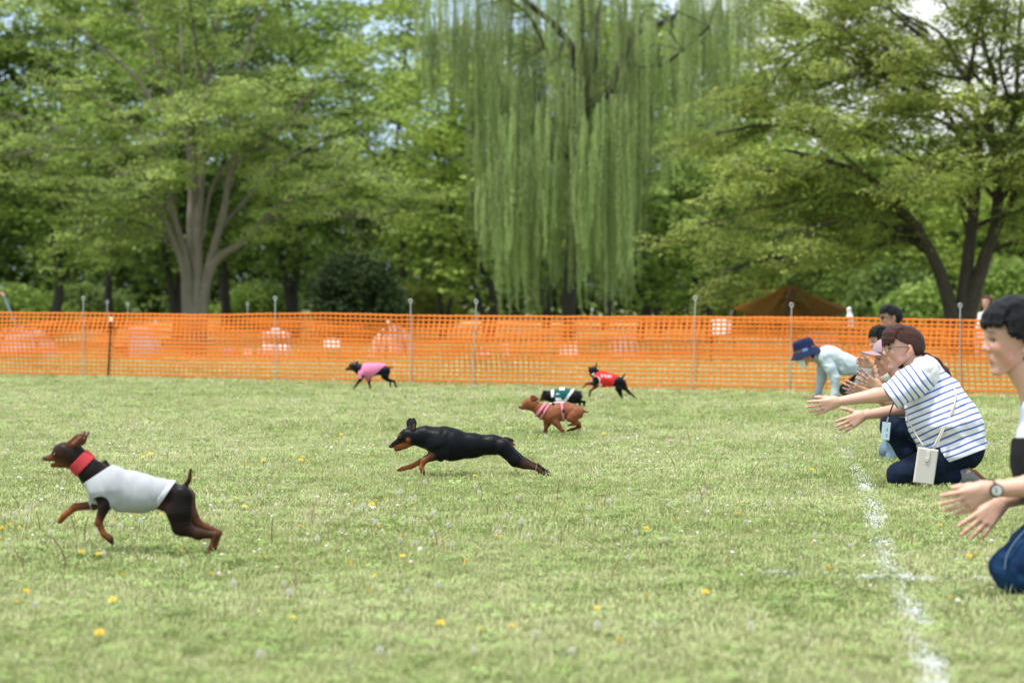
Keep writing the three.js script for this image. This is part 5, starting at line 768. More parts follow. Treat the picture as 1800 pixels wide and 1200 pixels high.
const stripeMap = dataTex(64, (u, v) => (v > 0.0 && v < 0.27 ? [0.27, 0.38, 0.72] : [0.88, 0.89, 0.91]), true);
stripeMap.magFilter = THREE.LinearFilter;
const matStripe = new THREE.MeshPhysicalMaterial({ map: stripeMap, roughness: 0.92, sheen: 0.2 });
function neckHole(f, a, b, r) { const q = prep([{ a: f.p(...a), b: f.p(...b), ra: r * f.u }], 0.01)[0]; return (x, y, z) => -capD(q, x, y, z); }
function fold(a, fq, dx = 1, dy = 1) { return (x, y, z) => (noise(x * fq * dx, y * fq * dy, z * fq * 0.8) - 0.5) * a + (noise(x * fq * 2.6 * dx + 7 + y * fq, y * fq * 2.6 * dy, z * fq * 2) - 0.5) * a * 0.6 + Math.abs(noise(x * fq * 1.5 + y * fq * 1.1, y * fq * 0.6, z * fq) - 0.5) * a * 0.7 - a * 0.15; }
const mottle = (x, y, z, c) => { const m = 0.92 + 0.16 * fbm(x * 22, y * 22, z * 22, 3); return [c[0] * m, c[1] * (m - 0.02), c[2] * m]; };
const NAVY = [0.006, 0.012, 0.028];

{ // ---- the woman in the striped shirt
  const f = figure(1380, 510, 3.242, 13.65, 1600), t = thing('person', 'woman with glasses in a blue and white striped shirt, kneeling with both arms held out', 'person', f.base);
  const M = headMatrix(f, 676, 338, 0, 0.14, 0.0, 1.11);
  const B = [
    [[712, 380, 0], 52, [775, 460, 0], 56, { sz: 1.0, k: 30 }], [[790, 470, 0], 80, [850, 640, 0], 96, { sz: 1.3, k: 60 }], [[850, 640, 0], 96, [980, 880, 0], 110, { sz: 1.3, k: 60 }], [[785, 465, -140], 46, [785, 465, 140], 46, { k: 40 }],
    [[785, 480, 150], 56, [592, 588, 180], 42, { k: 26 }], [[592, 588, 180], 42, [520, 600, 176], 41, { k: 20 }], [[520, 600, 176], 41, [318, 632, 156], 26, { k: 20 }],
    [[775, 500, -150], 54, [690, 676, -176], 42, { k: 26 }], [[690, 676, -176], 42, [460, 712, -120], 26, { k: 22 }],
  ];
  const body = mergeIndexed([sdfMesh(f.prims(B, SKIN), { cell: 0.0075, k: 0.02, paint: mottle }), headGeo(M, {}, SKIN), handGeo(f, [300, 637, 156], [-1, -0.27, 0.05], [0.0, 1, 0.10], { palm: 1, curl: [0.06, 0.08, 0.10, 0.14], spread: 0.13, thumbA: 0.42 }), handGeo(f, [446, 714, -120], [-0.84, -0.40, 0.30], [-0.30, 0.9, -0.1], { palm: 1, curl: [0.26, 0.28, 0.30, 0.34], spread: 0.10, thumbA: 0.95 })]);
  part(t, 'body', body, matSkin);
  const ht = f.u;
  const bangs = fringe(19, 0.062, 0.014);
  part(t, 'hair', hairGeo(M, [0.050, 0.020, 0.017], { free: bangs, locks: [{ a: [0.070, -0.005, 0], ra: 0.030, b: [0.088, -0.030, 0], rb: 0.016, k: 0.02 }], line: [[0.10, -0.16], [0.078, -0.112], [0.066, -0.062], [0.042, -0.036], [0.032, -0.012], [0.022, 0.028], [-0.006, 0.034], [-0.03, 0.050], [-0.06, 0.07]] }), matHair);
  const pony = f.prims([[[766, 366, 0], 17, [805, 384, 0], 24, {}], [[805, 384, 0], 25, [860, 412, 0], 25, {}], [[860, 412, 0], 25, [915, 460, 0], 19, {}], [[915, 460, 0], 18, [952, 502, 4], 5, {}]], [0.05, 0.02, 0.018]);
  part(t, 'ponytail', sdfMesh(pony, { cell: 0.0045, k: 0.02, disp: (x, y, z) => (noise(x * 40 + y * 60, y * 10, z * 140) - 0.5) * 0.007 }), matHair);
  part(t, 'hair_tie', (() => { const g = new THREE.TorusGeometry(17 * f.u, 6 * f.u, 8, 18); g.rotateY(1.3); g.rotateZ(-0.7); g.translate(...f.p(772, 368, 0)); return g; })(), matBlack);
  const axis = (x, y, z) => { const [a, b] = f.inv(x, y, z), s = (a * 0.40 + b * 0.915) + 12 * (noise(x * 9, y * 9, z * 5) - 0.5) - Math.max(0, a - 900) * 0.05, v = (s - 752) / 34.5; return [0, v < 0.92 ? 0.6 : v]; };
  const hole = neckHole(f, [690, 350, 0], [768, 448, 0], 74);
  const S = f.prims([[[805, 462, 0], 88, [860, 640, 0], 150, { sz: 1.14, k: 60 }], [[860, 640, 0], 156, [905, 760, 0], 180, { sz: 1.05, k: 60 }], [[905, 760, 0], 178, [965, 880, 0], 186, { sz: 1.12, k: 60 }], [[800, 452, -140], 66, [800, 452, 140], 66, { k: 50 }], [[870, 480, 0], 36, [955, 605, 0], 52, { sz: 1.3, k: 50 }]], [0.8, 0.8, 0.82]);
  const shirt = part(t, 'shirt', sdfMesh(S, { cell: 0.0066, k: 0.03, grow: 0.004, disp: fold(0.026, 8, 0.6, 1.4), uvAxis: axis, region: (x, y, z) => { const [a, b] = f.inv(x, y, z), hem = a < 888 && z > -0.02 ? b - 900 : b - (982 - (a - 945) * 0.385); return Math.max(hem * 0.8 * f.u, hole(x, y, z)); } }), matStripe);
  const sleeve = (z, pts, ex, ey) => { const q = f.prims(pts, [0.8, 0.8, 0.8]); part(shirt, 'sleeve', sdfMesh(q, { cell: 0.0062, k: 0.03, grow: 0.003, disp: fold(0.02, 11, 1.2, 0.8), uvAxis: (x, y, zz) => { const [a, b] = f.inv(x, y, zz); const q = (a - ex) * -0.80 + (b - ey) * 0.60 + 8 * (noise(x * 12, y * 12, zz * 8) - 0.5); return [0, q < -244 ? 0.6 : q / 34 + 0.12]; }, region: (x, y, zz) => { const [a, b] = f.inv(x, y, zz); return Math.max((a - ex) * -0.83 + (b - ey) * 0.56, 0) * 0.9 * f.u || -1e-3 + ((a - ex) * -0.83 + (b - ey) * 0.56) * f.u * 0.9; } }), matStripe); };
  sleeve(1, [[[800, 478, 130], 80, [720, 530, 160], 84, {}], [[720, 530, 160], 82, [570, 622, 182], 74, {}]], 598, 608);
  sleeve(-1, [[[790, 490, -130], 76, [730, 580, -160], 76, {}], [[730, 580, -160], 74, [640, 690, -182], 68, {}]], 672, 650);
  const J = f.prims([[[985, 870, 0], 120, [1010, 905, 0], 122, { sz: 1.25, k: 50 }], [[1062, 912, 66], 70, [1050, 935, 72], 68, { k: 40 }], [[1060, 905, -70], 72, null, 0, { k: 40 }], [[1000, 910, 70], 96, [820, 990, 110], 82, { k: 40 }], [[820, 990, 115], 86, [650, 1040, 120], 64, { k: 40 }], [[640, 1046, 120], 60, [636, 1062, 120], 56, { k: 20 }], [[650, 1060, 118], 50, [840, 1064, 108], 54, { k: 34 }], [[840, 1064, 108], 54, [1010, 1062, 100], 38, { k: 30 }],
    [[960, 880, -90], 104, [780, 810, -110], 84, { k: 40 }], [[780, 810, -110], 84, [612, 778, -116], 62, { k: 30 }], [[606, 780, -116], 58, [616, 800, -116], 58, { k: 20 }], [[625, 800, -116], 56, [700, 920, -120], 60, { k: 30 }], [[700, 920, -120], 58, [800, 1060, -122], 42, { k: 26 }]], NAVY);
  const jeans = part(t, 'jeans', sdfMesh(J, { cell: 0.0075, k: 0.03, disp: fold(0.012, 14), paint: (x, y, z, c) => { const k = 0.75 + 0.7 * fbm(x * 14, y * 14, z * 14, 3); return [c[0] * k, c[1] * k, c[2] * k]; } }), matDenim);
  part(jeans, 'seam', tube([[600, 790, -58], [660, 815, -52], [740, 870, -48], [790, 930, -44]].map((q) => f.v(...q)), 2.4 * f.u, 5), plain(0.08, 0.07, 0.06, 0.9));
  for (const [z, dx, dy] of [[102, 0, 0], [-122, -190, 10]]) {
    const sh = part(t, 'shoe', sdfMesh(f.prims([[[1015 + dx, 1058 + dy, z], 42, [1060 + dx, 1062 + dy, z], 40, { k: 20 }], [[1060 + dx, 1066 + dy, z], 36, [1122 + dx, 1088 + dy, z], 22, { sz: 1.2, k: 24 }], [[1000 + dx, 1075 + dy, z], 30, [1100 + dx, 1096 + dy, z], 18, { k: 20 }]], [0.22, 0.22, 0.225]), { cell: 0.005, k: 0.02, grow: -0.001 }), matCloth);
    part(sh, 'sole', sdfMesh(f.prims([[[1046 + dx, 1022 + dy, z], 14, [1088 + dx, 1040 + dy, z], 13, { sz: 2.4 }], [[1088 + dx, 1040 + dy, z], 13, [1136 + dx, 1078 + dy, z], 12, { sz: 2.6 }]], [0.30, 0.14, 0.055]), { cell: 0.0045, k: 0.01, disp: (x, y, z2) => 0.0012 * Math.sin(x * 500) }), matCloth);
    part(sh, 'rim', sdfMesh(f.prims([[[1034 + dx, 1026 + dy, z], 13, [1074 + dx, 1056 + dy, z], 13, { sz: 2.7 }], [[1074 + dx, 1056 + dy, z], 13, [1128 + dx, 1090 + dy, z], 11, { sz: 2.7 }]], [0.33, 0.37, 0.40]), { cell: 0.0045, k: 0.01 }), matCloth);
    const lab = new RoundedBoxGeometry(20 * f.u, 26 * f.u, 5 * f.u, 2, 1 * f.u); lab.rotateZ(-0.55); lab.translate(...f.p(1047 + dx, 1036 + dy, z + 34)); part(sh, 'heel_tab', lab, plain(0.5, 0.42, 0.42, 0.7));
  }
  // glasses
  const g = thing('eyeglasses', 'thin dark framed eyeglasses worn by the woman in the striped shirt', 'glasses', f.base), gm = plain(0.035, 0.025, 0.018, 0.35), mx = (q) => q.applyMatrix4(M), lensM = new THREE.MeshPhysicalMaterial({ color: C(0.97, 0.98, 0.97), roughness: 0.02, transmission: 1, thickness: 0 });
  for (const s of [-1, 1]) { const r = new THREE.TorusGeometry(0.0225, 0.0014, 8, 28); r.rotateY(Math.PI / 2 + s * 0.12); r.translate(-0.096, 0.004, s * 0.032); const rim = part(g, 'rim', mx(r), gm); const l = new THREE.CircleGeometry(0.0220, 24); l.rotateY(-Math.PI / 2 + s * 0.12); l.translate(-0.096, 0.004, s * 0.032); part(rim, 'lens', mx(l), lensM); part(g, 'temple', mx(tube([V(-0.093, 0.012, s * 0.054), V(-0.06, 0.014, s * 0.071), V(0.002, 0.013, s * 0.079), V(0.024, 0.002, s * 0.080)], 0.0016, 6)), gm); }
  part(g, 'bridge', mx(tube([V(-0.098, 0.008, -0.0105), V(-0.102, 0.011, 0), V(-0.098, 0.008, 0.0105)], 0.0013, 6)), gm);
  // pouch on its strap
  const bag = thing('phone_pouch', 'pale cream phone pouch hanging at the hip of the woman in the striped shirt', 'bag', f.base), leather = plain(0.52, 0.50, 0.47, 0.5, { bumpMap: rep(skinBump, 10), bumpScale: 0.0006 });
  const put = (geo, x, y, z, rz) => { geo.rotateZ(rz); geo.translate(...f.p(x, y, z)); return geo; }, W = 114 * f.u, H = 200 * f.u, Z = 226;
  const bb = part(bag, 'body', put(new RoundedBoxGeometry(W, H, 26 * f.u, 3, 8 * f.u), 804, 1002, Z, -0.14), leather);
  part(bb, 'piping', put(new RoundedBoxGeometry(W * 1.03, H * 1.015, 7 * f.u, 2, 3 * f.u), 804, 1002, Z, -0.14), plain(0.52, 0.50, 0.47, 0.5));
  part(bag, 'tab', put(new RoundedBoxGeometry(18 * f.u, 54 * f.u, 6 * f.u, 2, 2 * f.u), 818, 940, Z + 16, -0.08), plain(0.58, 0.56, 0.54, 0.45)); part(bag, 'snap', put(new RoundedBoxGeometry(20 * f.u, 22 * f.u, 5 * f.u, 2, 2 * f.u), 810, 966, Z + 18, -0.08), plain(0.5, 0.48, 0.46, 0.4));
  for (const [x, y] of [[792, 888], [852, 894]]) part(bag, 'ring', put(new THREE.TorusGeometry(9 * f.u, 2.2 * f.u, 6, 16), x, y, Z, 0), matMetal);
  const st = plain(0.50, 0.47, 0.42, 0.7); part(bag, 'strap', tube([[853, 885, Z + 6], [885, 820, 222], [930, 730, 214], [966, 655, 196], [976, 590, 160], [958, 545, 110], [930, 505, 50], [880, 455, 0]].map((q) => f.v(...q)), 5 * f.u, 7), st); part(bag, 'strap', tube([[866, 884, Z + 4], [905, 800, 226], [945, 715, 214], [972, 660, 196]].map((q) => f.v(...q)), 4 * f.u, 6), st); part(bag, 'strap', tube([[790, 882, Z], [765, 850, 210], [730, 790, 190], [704, 740, 160], [690, 690, 110]].map((q) => f.v(...q)), 4.5 * f.u, 7), st);
  // name card on a lanyard
  const card = thing('name_card', 'pale blue name card on a black lanyard in front of the dark jeans', 'name card', f.base), cw = 46 * f.u, ch = 100 * f.u;
  const cv = document.createElement('canvas'); cv.width = 92; cv.height = 200; const cx = cv.getContext('2d'); cx.fillStyle = '#b9d3e2'; cx.fillRect(0, 0, 92, 200); cx.fillStyle = '#5d6470'; for (let i = 0; i < 4; i++) { cx.fillRect(50 + i * 5, 62, 3, 42); cx.fillRect(50 + i * 5, 132, 3, 38); }
  const ct = new THREE.CanvasTexture(cv); ct.colorSpace = THREE.SRGBColorSpace;
  const cb = part(card, 'holder', put(new RoundedBoxGeometry(cw * 1.05, ch * 1.03, 4 * f.u, 2, 1.5 * f.u), 577, 803, -20, -0.09), plain(0.48, 0.62, 0.70, 0.4)); part(cb, 'insert', put(new THREE.PlaneGeometry(cw * 0.96, ch * 0.95), 577, 803, -17, -0.09), new THREE.MeshStandardMaterial({ map: ct, roughness: 0.5 }));
  part(card, 'clip', tube([[583, 752, -20], [588, 735, -20], [592, 720, -20]].map((q) => f.v(...q)), 4 * f.u, 6), matMetal); part(card, 'lanyard', tube([[592, 722, -20], [606, 680, -22], [640, 600, -40], [690, 500, -50], [745, 440, -40]].map((q) => f.v(...q)), 4.5 * f.u, 6), matBlack);
}
{ // ---- the person at the right edge with the watch
  const f = figure(1640, 500, 2.2222, 8.75, 1850), t = thing('person', 'short haired person at the right edge, cut off by the frame, hands held low', 'person', f.base);
  const M = headMatrix(f, 332, 226, 0, 0.08, -0.02, 1.205);
  const B = [
    [[352, 320, 0], 66, [430, 440, 0], 72, { k: 40 }], [[470, 500, 0], 110, [490, 690, 0], 120, { sz: 1.35, k: 60 }], [[490, 690, 0], 120, [560, 920, 0], 130, { sz: 1.3, k: 60 }], [[470, 480, -150], 58, [470, 480, 150], 58, { k: 50 }],
    [[480, 490, 170], 66, [530, 760, 215], 50, { k: 30 }], [[530, 765, 215], 52, [400, 785, 205], 46, { k: 26 }], [[400, 785, 205], 46, [238, 800, 190], 30, { k: 26 }],
    [[470, 500, -160], 62, [500, 780, -170], 48, { k: 30 }], [[500, 785, -170], 48, [280, 846, -60], 30, { k: 26 }],
  ];
  part(t, 'body', mergeIndexed([sdfMesh(f.prims(B, SKIN), { cell: 0.008, k: 0.02, paint: mottle }), headGeo(M, {}, SKIN), handGeo(f, [226, 802, 190], [-0.93, -0.36, 0.1], [-0.2, 1, 0.15], { s: 1.07, curl: [0.16, 0.14, 0.16, 0.2], spread: 0.10, thumbA: 0.30 }), handGeo(f, [268, 852, -60], [-0.72, -0.66, 0.2], [-0.7, 0.7, -0.1], { s: 1.07, curl: [0.12, 0.14, 0.14, 0.16], spread: 0.13, thumbA: 0.5 })]), matSkin);
  const fr = fringe(21, 0.068, 0.036);
  for (const s of [-1, 1]) for (let i = 0; i < 9; i++) fr.push({ a: [-0.048 + i * 0.0095, 0.066, s * 0.074], ra: 0.012, b: [-0.050 + i * 0.0090, 0.026 - 0.004 * i - 0.006 * (i % 2), s * 0.079], rb: 0.003, k: 0.006 });
  part(t, 'hair', hairGeo(M, [0.005, 0.0055, 0.0075], { free: fr, rough: 0.006, locks: [{ a: [-0.004, 0.070, 0], ra: 0.068, b: [0.04, 0.055, 0], rb: 0.072, sz: 1.0, k: 0.03 }] }), matHair);
  part(t, 'earring', (() => { const e = new THREE.SphereGeometry(0.0052, 12, 8); e.translate(0.0, -0.046, 0.076); e.applyMatrix4(M); return e; })(), matBlack);
  const neckCut = (a, b) => (a - 398) * -0.80 + (b - 412) * -0.60;
  const shirt = part(t, 'shirt', sdfMesh(f.prims([[[470, 480, 0], 124, [490, 680, 0], 142, { sz: 1.3, k: 60 }], [[490, 680, 0], 142, [560, 900, 0], 150, { sz: 1.25, k: 60 }], [[470, 470, -150], 74, [470, 470, 150], 74, { k: 60 }]], [0.66, 0.70, 0.76]), { cell: 0.009, k: 0.03, grow: 0.004, disp: fold(0.014, 9), region: neckHole(f, [320, 290, 0], [424, 436, 0], 88) }), matCloth);
  part(shirt, 'sleeve', sdfMesh(f.prims([[[480, 490, 160], 92, [520, 660, 205], 80, {}]], [0.66, 0.70, 0.76]), { cell: 0.009, k: 0.03, disp: fold(0.012, 12), region: (x, y, z) => { const [a, b] = f.inv(x, y, z); return (b - 650) * f.u; } }), matCloth);
  part(shirt, 'collar', sdfMesh(f.prims([[[398, 408, -30], 84, [430, 445, 0], 92, {}]], [0.70, 0.73, 0.78]), { cell: 0.008, k: 0.02, region: (x, y, z) => { const [a, b] = f.inv(x, y, z); return (Math.abs(neckCut(a, b) + 18) - 22) * f.u; } }), matCloth);
  part(t, 'vest', sdfMesh(f.prims([[[480, 640, 0], 150, [490, 700, 0], 152, { sz: 1.28, k: 60 }], [[490, 700, 0], 152, [560, 910, 0], 158, { sz: 1.25, k: 60 }]], [0.013, 0.013, 0.016]), { cell: 0.009, k: 0.03, grow: 0.008, disp: fold(0.014, 9), region: (x, y, z) => { const [a, b] = f.inv(x, y, z); return (598 - b) * f.u; } }), matCloth);
  const J = f.prims([[[570, 930, 0], 150, [600, 970, 0], 150, { sz: 1.25, k: 60 }], [[580, 960, 100], 130, [400, 1050, 120], 104, { k: 50 }], [[400, 1050, 120], 104, [312, 1098, 124], 84, { k: 40 }], [[306, 1104, 124], 80, [310, 1120, 124], 78, { k: 20 }], [[330, 1130, 124], 66, [640, 1150, 110], 70, { k: 40 }], [[640, 1150, 110], 70, [850, 1150, 100], 46, { k: 30 }], [[580, 960, -100], 126, [380, 1090, -130], 84, { k: 50 }], [[380, 1090, -130], 80, [640, 1150, -120], 70, { k: 40 }], [[640, 1150, -120], 70, [850, 1150, -110], 46, { k: 30 }]], [0.008, 0.030, 0.085]);
  const jeans = part(t, 'jeans', sdfMesh(J, { cell: 0.009, k: 0.03, disp: fold(0.018, 11), paint: (x, y, z, c) => { const k = 0.65 + 0.8 * fbm(x * 11, y * 11, z * 11, 3); return [c[0] * k, c[1] * k, c[2] * k]; } }), matDenim);
  part(jeans, 'seam', tube([[360, 960, 215], [318, 1010, 208], [290, 1060, 205], [282, 1110, 204]].map((q) => f.v(...q)), 3 * f.u, 5), plain(0.12, 0.19, 0.28, 0.9));
  part(t, 'shoe', sdfMesh(f.prims([[[860, 1150, 100], 50, [960, 1165, 100], 40, {}], [[860, 1150, -110], 50, [960, 1165, -110], 40, {}]], [0.05, 0.05, 0.05]), { cell: 0.01, k: 0.02 }), matCloth);
  const w = thing('wristwatch', 'round faced wristwatch on a dark strap at the right edge person\'s wrist', 'watch', f.base), wc = f.v(243, 800, 190);
  const band = new THREE.CylinderGeometry(32.5 * f.u, 32.5 * f.u, 24 * f.u, 28, 1, true); band.rotateZ(Math.PI / 2 - 0.09); band.translate(wc.x, wc.y, wc.z); const bo = band.clone(); part(w, 'strap', band, plain(0.018, 0.022, 0.026, 0.6, { side: THREE.DoubleSide }));
  const cs = new THREE.CylinderGeometry(25 * f.u, 26 * f.u, 12 * f.u, 30); cs.rotateX(Math.PI / 2); cs.translate(wc.x, wc.y, wc.z + 36 * f.u); part(w, 'case', cs, plain(0.03, 0.035, 0.04, 0.35, { metalness: 0.5 }));
  const dl = new THREE.CircleGeometry(20 * f.u, 28); dl.translate(wc.x, wc.y, wc.z + 43.5 * f.u); const dial = part(w, 'dial', dl, plain(0.46, 0.50, 0.46, 0.4)); for (const [a, l] of [[0.6, 15], [2.4, 11]]) { const hd = new THREE.BoxGeometry(2.2 * f.u, l * f.u, 1.5 * f.u); hd.translate(0, l * f.u / 2, 0); hd.rotateZ(a); hd.translate(wc.x, wc.y, wc.z + 45 * f.u); part(dial, 'hand', hd, matBlack); }
}
function kneeler(f, t, o) {                                       // people mostly hidden behind the woman in stripes
  part(t, 'body', mergeIndexed([sdfMesh(f.prims(o.body, o.skin ?? SKIN2), { cell: 0.009, k: 0.02 }), headGeo(o.M, o.face ?? {}, o.skin ?? SKIN2, 0.0042), ...(o.hands ?? []).map((h) => handGeo(f, h[0], h[1], h[2], { c: o.skin ?? SKIN2, cell: 0.0038, ...h[3] }))]), matSkin);
  if (o.hair) part(t, 'hair', hairGeo(o.M, o.hair, o.hairOpt ?? {}), matHair);
  part(t, 'shirt', sdfMesh(f.prims(o.shirt, o.shirtC), { cell: 0.0095, k: 0.03, grow: 0.003, disp: fold(0.014, 10), region: o.cut }), matCloth);
  part(t, 'trousers', sdfMesh(f.prims(o.legs, o.legC), { cell: 0.0105, k: 0.03, disp: fold(0.014, 10) }), matDenim);
}
{ // ---- woman in the mauve cap
  const f = figure(1470, 530, 6.667, 15.5, 1590), M = headMatrix(f, 640, 690, 0, 0.10, -0.04, 1.0);
  const t = thing('person', 'woman in a mauve cap, mouth open, both hands raised, behind the striped shirt', 'person', f.base);
  kneeler(f, t, { M, face: { open: true }, hair: [0.02, 0.014, 0.012], hairOpt: { line: [[0.14, -0.02], [0.04, -0.02], [0.0, 0.0], [-0.01, 0.03], [-0.09, 0.05]] },
    body: [[[670, 780, 0], 84, [770, 920, 0], 92, { k: 40 }], [[820, 960, 0], 150, [900, 1350, 0], 170, { sz: 1.2 }], [[800, 960, 220], 84, [640, 1160, 260], 66, { k: 30 }], [[640, 1160, 260], 66, [520, 1020, 240], 44, { k: 30 }], [[800, 960, -220], 84, [600, 1180, -240], 66, { k: 30 }], [[600, 1180, -240], 66, [390, 1085, -150], 44, { k: 30 }]],
    hands: [[[505, 1005, 240], [-0.86, 0.46, 0.2], [0.42, 0.85, 0.1], { palm: 1, curl: [0.08, 0.08, 0.1, 0.12], spread: 0.20, thumbA: 1.0 }], [[372, 1075, -150], [-0.9, 0.26, 0.1], [0.2, 0.9, 0.2], { curl: [0.12, 0.14, 0.16, 0.2], spread: 0.10, thumbA: 0.8 }]],
    shirt: [[[800, 950, 0], 150, [900, 1340, 0], 210, { sz: 1.15 }], [[790, 950, -230], 110, [790, 950, 230], 110, {}], [[790, 960, 230], 112, [690, 1090, 255], 96, {}], [[790, 960, -230], 112, [670, 1110, -245], 96, {}]], shirtC: [0.66, 0.66, 0.66],
    cut: (x, y, z) => { const [a, b] = f.inv(x, y, z); return ((a - 715) * -0.75 + (b - 850) * -0.66) * f.u; },
    legs: [[[930, 1380, 0], 220, null, 0, { sz: 1.2 }], [[940, 1400, 120], 170, [660, 1500, 140], 110, {}], [[660, 1500, 140], 106, [700, 1800, 140], 84, {}], [[920, 1400, -120], 180, [620, 1760, -140], 110, {}], [[620, 1760, -140], 100, [1100, 1800, -130], 80, {}], [[700, 1800, 140], 80, [640, 1830, 140], 60, {}]], legC: [0.12, 0.19, 0.25] });
  // cap
  const cap = new THREE.Group(); cap.name = 'cap'; t.add(cap); const mauve = [0.30, 0.215, 0.245];
  const cr = sdfMesh([{ a: [-0.024, 0.048, 0], ra: 0.094, b: [0.036, 0.040, 0], rb: 0.092, sz: 0.92, c: mauve }], { cell: 0.005, k: 0.02, grow: 0.004, region: (x, y) => (0.040 - x * 0.10 - y) }); cr.applyMatrix4(M); part(cap, 'crown_panels', cr, matCloth);
  const sh = new THREE.Shape(); sh.moveTo(0, -0.083); sh.bezierCurveTo(-0.05, -0.09, -0.105, -0.06, -0.108, 0); sh.bezierCurveTo(-0.105, 0.06, -0.05, 0.09, 0, 0.083); sh.bezierCurveTo(-0.035, 0.05, -0.035, -0.05, 0, -0.083);
  const br = new THREE.ExtrudeGeometry(sh, { depth: 0.004, bevelEnabled: true, bevelSize: 0.002, bevelThickness: 0.002, bevelSegments: 2, curveSegments: 20 }); br.rotateX(-Math.PI / 2); { const p = br.attributes.position; for (let i = 0; i < p.count; i++) p.setY(i, p.getY(i) - p.getZ(i) ** 2 * 3.4); } br.rotateZ(0.10); br.computeVertexNormals(); br.translate(-0.086, 0.055, 0); br.applyMatrix4(M); paintGeo(br, ...mauve); part(cap, 'brim', br, matCloth);
}
{ // ---- person with the dark fringe, holding a phone
  const f = figure(1470, 530, 6.667, 19, 1580), M = headMatrix(f, 556, 478, 0, 0.05, 0.02, 1.05);
  const t = thing('person', 'black haired person holding a dark phone, between the sunglasses man and the cap', 'person', f.base), fr = fringe(15, 0.066, 0.034);
  kneeler(f, t, { M, hair: [0.005, 0.0055, 0.007], hairOpt: { free: fr, rough: 0.008, line: [[0.14, -0.16], [0.08, -0.085], [0.05, -0.062], [-0.02, -0.04], [-0.045, 0.0], [-0.09, 0.03]] },
    body: [[[585, 560, 0], 74, [650, 690, 0], 80, { k: 40 }], [[680, 720, 0], 140, [740, 1040, 0], 150, { sz: 1.2 }], [[680, 740, 190], 70, [560, 900, 210], 56, { k: 30 }], [[560, 900, 210], 56, [440, 750, 190], 38, { k: 30 }], [[680, 740, -190], 70, [560, 920, -200], 56, { k: 30 }], [[560, 920, -200], 56, [440, 800, -60], 38, { k: 30 }]],
    hands: [[[432, 742, 190], [-0.85, 0.2, -0.1], [0.2, 0.9, 0.1], { curl: [0.7, 0.75, 0.8, 0.85], spread: 0.04, thumbA: 0.6, palm: -1 }]],
    shirt: [[[680, 720, 0], 150, [740, 1040, 0], 170, { sz: 1.15 }], [[675, 720, -190], 90, [675, 720, 190], 90, {}], [[675, 730, 195], 92, [580, 870, 210], 76, {}], [[675, 730, -195], 92, [580, 890, -200], 76, {}]], shirtC: [0.55, 0.55, 0.56], cut: (x, y, z) => { const [a, b] = f.inv(x, y, z); return ((a - 612) * -0.75 + (b - 640) * -0.66) * f.u; },
    legs: [[[750, 1060, 0], 170, null, 0, { sz: 1.2 }], [[750, 1080, 100], 150, [620, 1400, 110], 90, {}], [[620, 1400, 110], 84, [900, 1440, 100], 66, {}], [[750, 1080, -100], 150, [620, 1400, -110], 90, {}], [[620, 1400, -110], 84, [900, 1440, -100], 66, {}]], legC: [0.03, 0.03, 0.04] });
  const ph = thing('phone', 'dark phone held out behind the brim of the mauve cap', 'phone', f.base), g = new RoundedBoxGeometry(88 * f.u, 44 * f.u, 12 * f.u, 3, 5 * f.u); g.rotateZ(-0.45); g.translate(...f.p(330, 684, 178)); part(ph, 'body', g, plain(0.03, 0.04, 0.05, 0.3)); const sc = new RoundedBoxGeometry(80 * f.u, 38 * f.u, 3 * f.u, 2, 1 * f.u); sc.rotateZ(-0.45); sc.translate(...f.p(330, 684, 186)); part(ph, 'screen', sc, plain(0.015, 0.02, 0.03, 0.08));
}
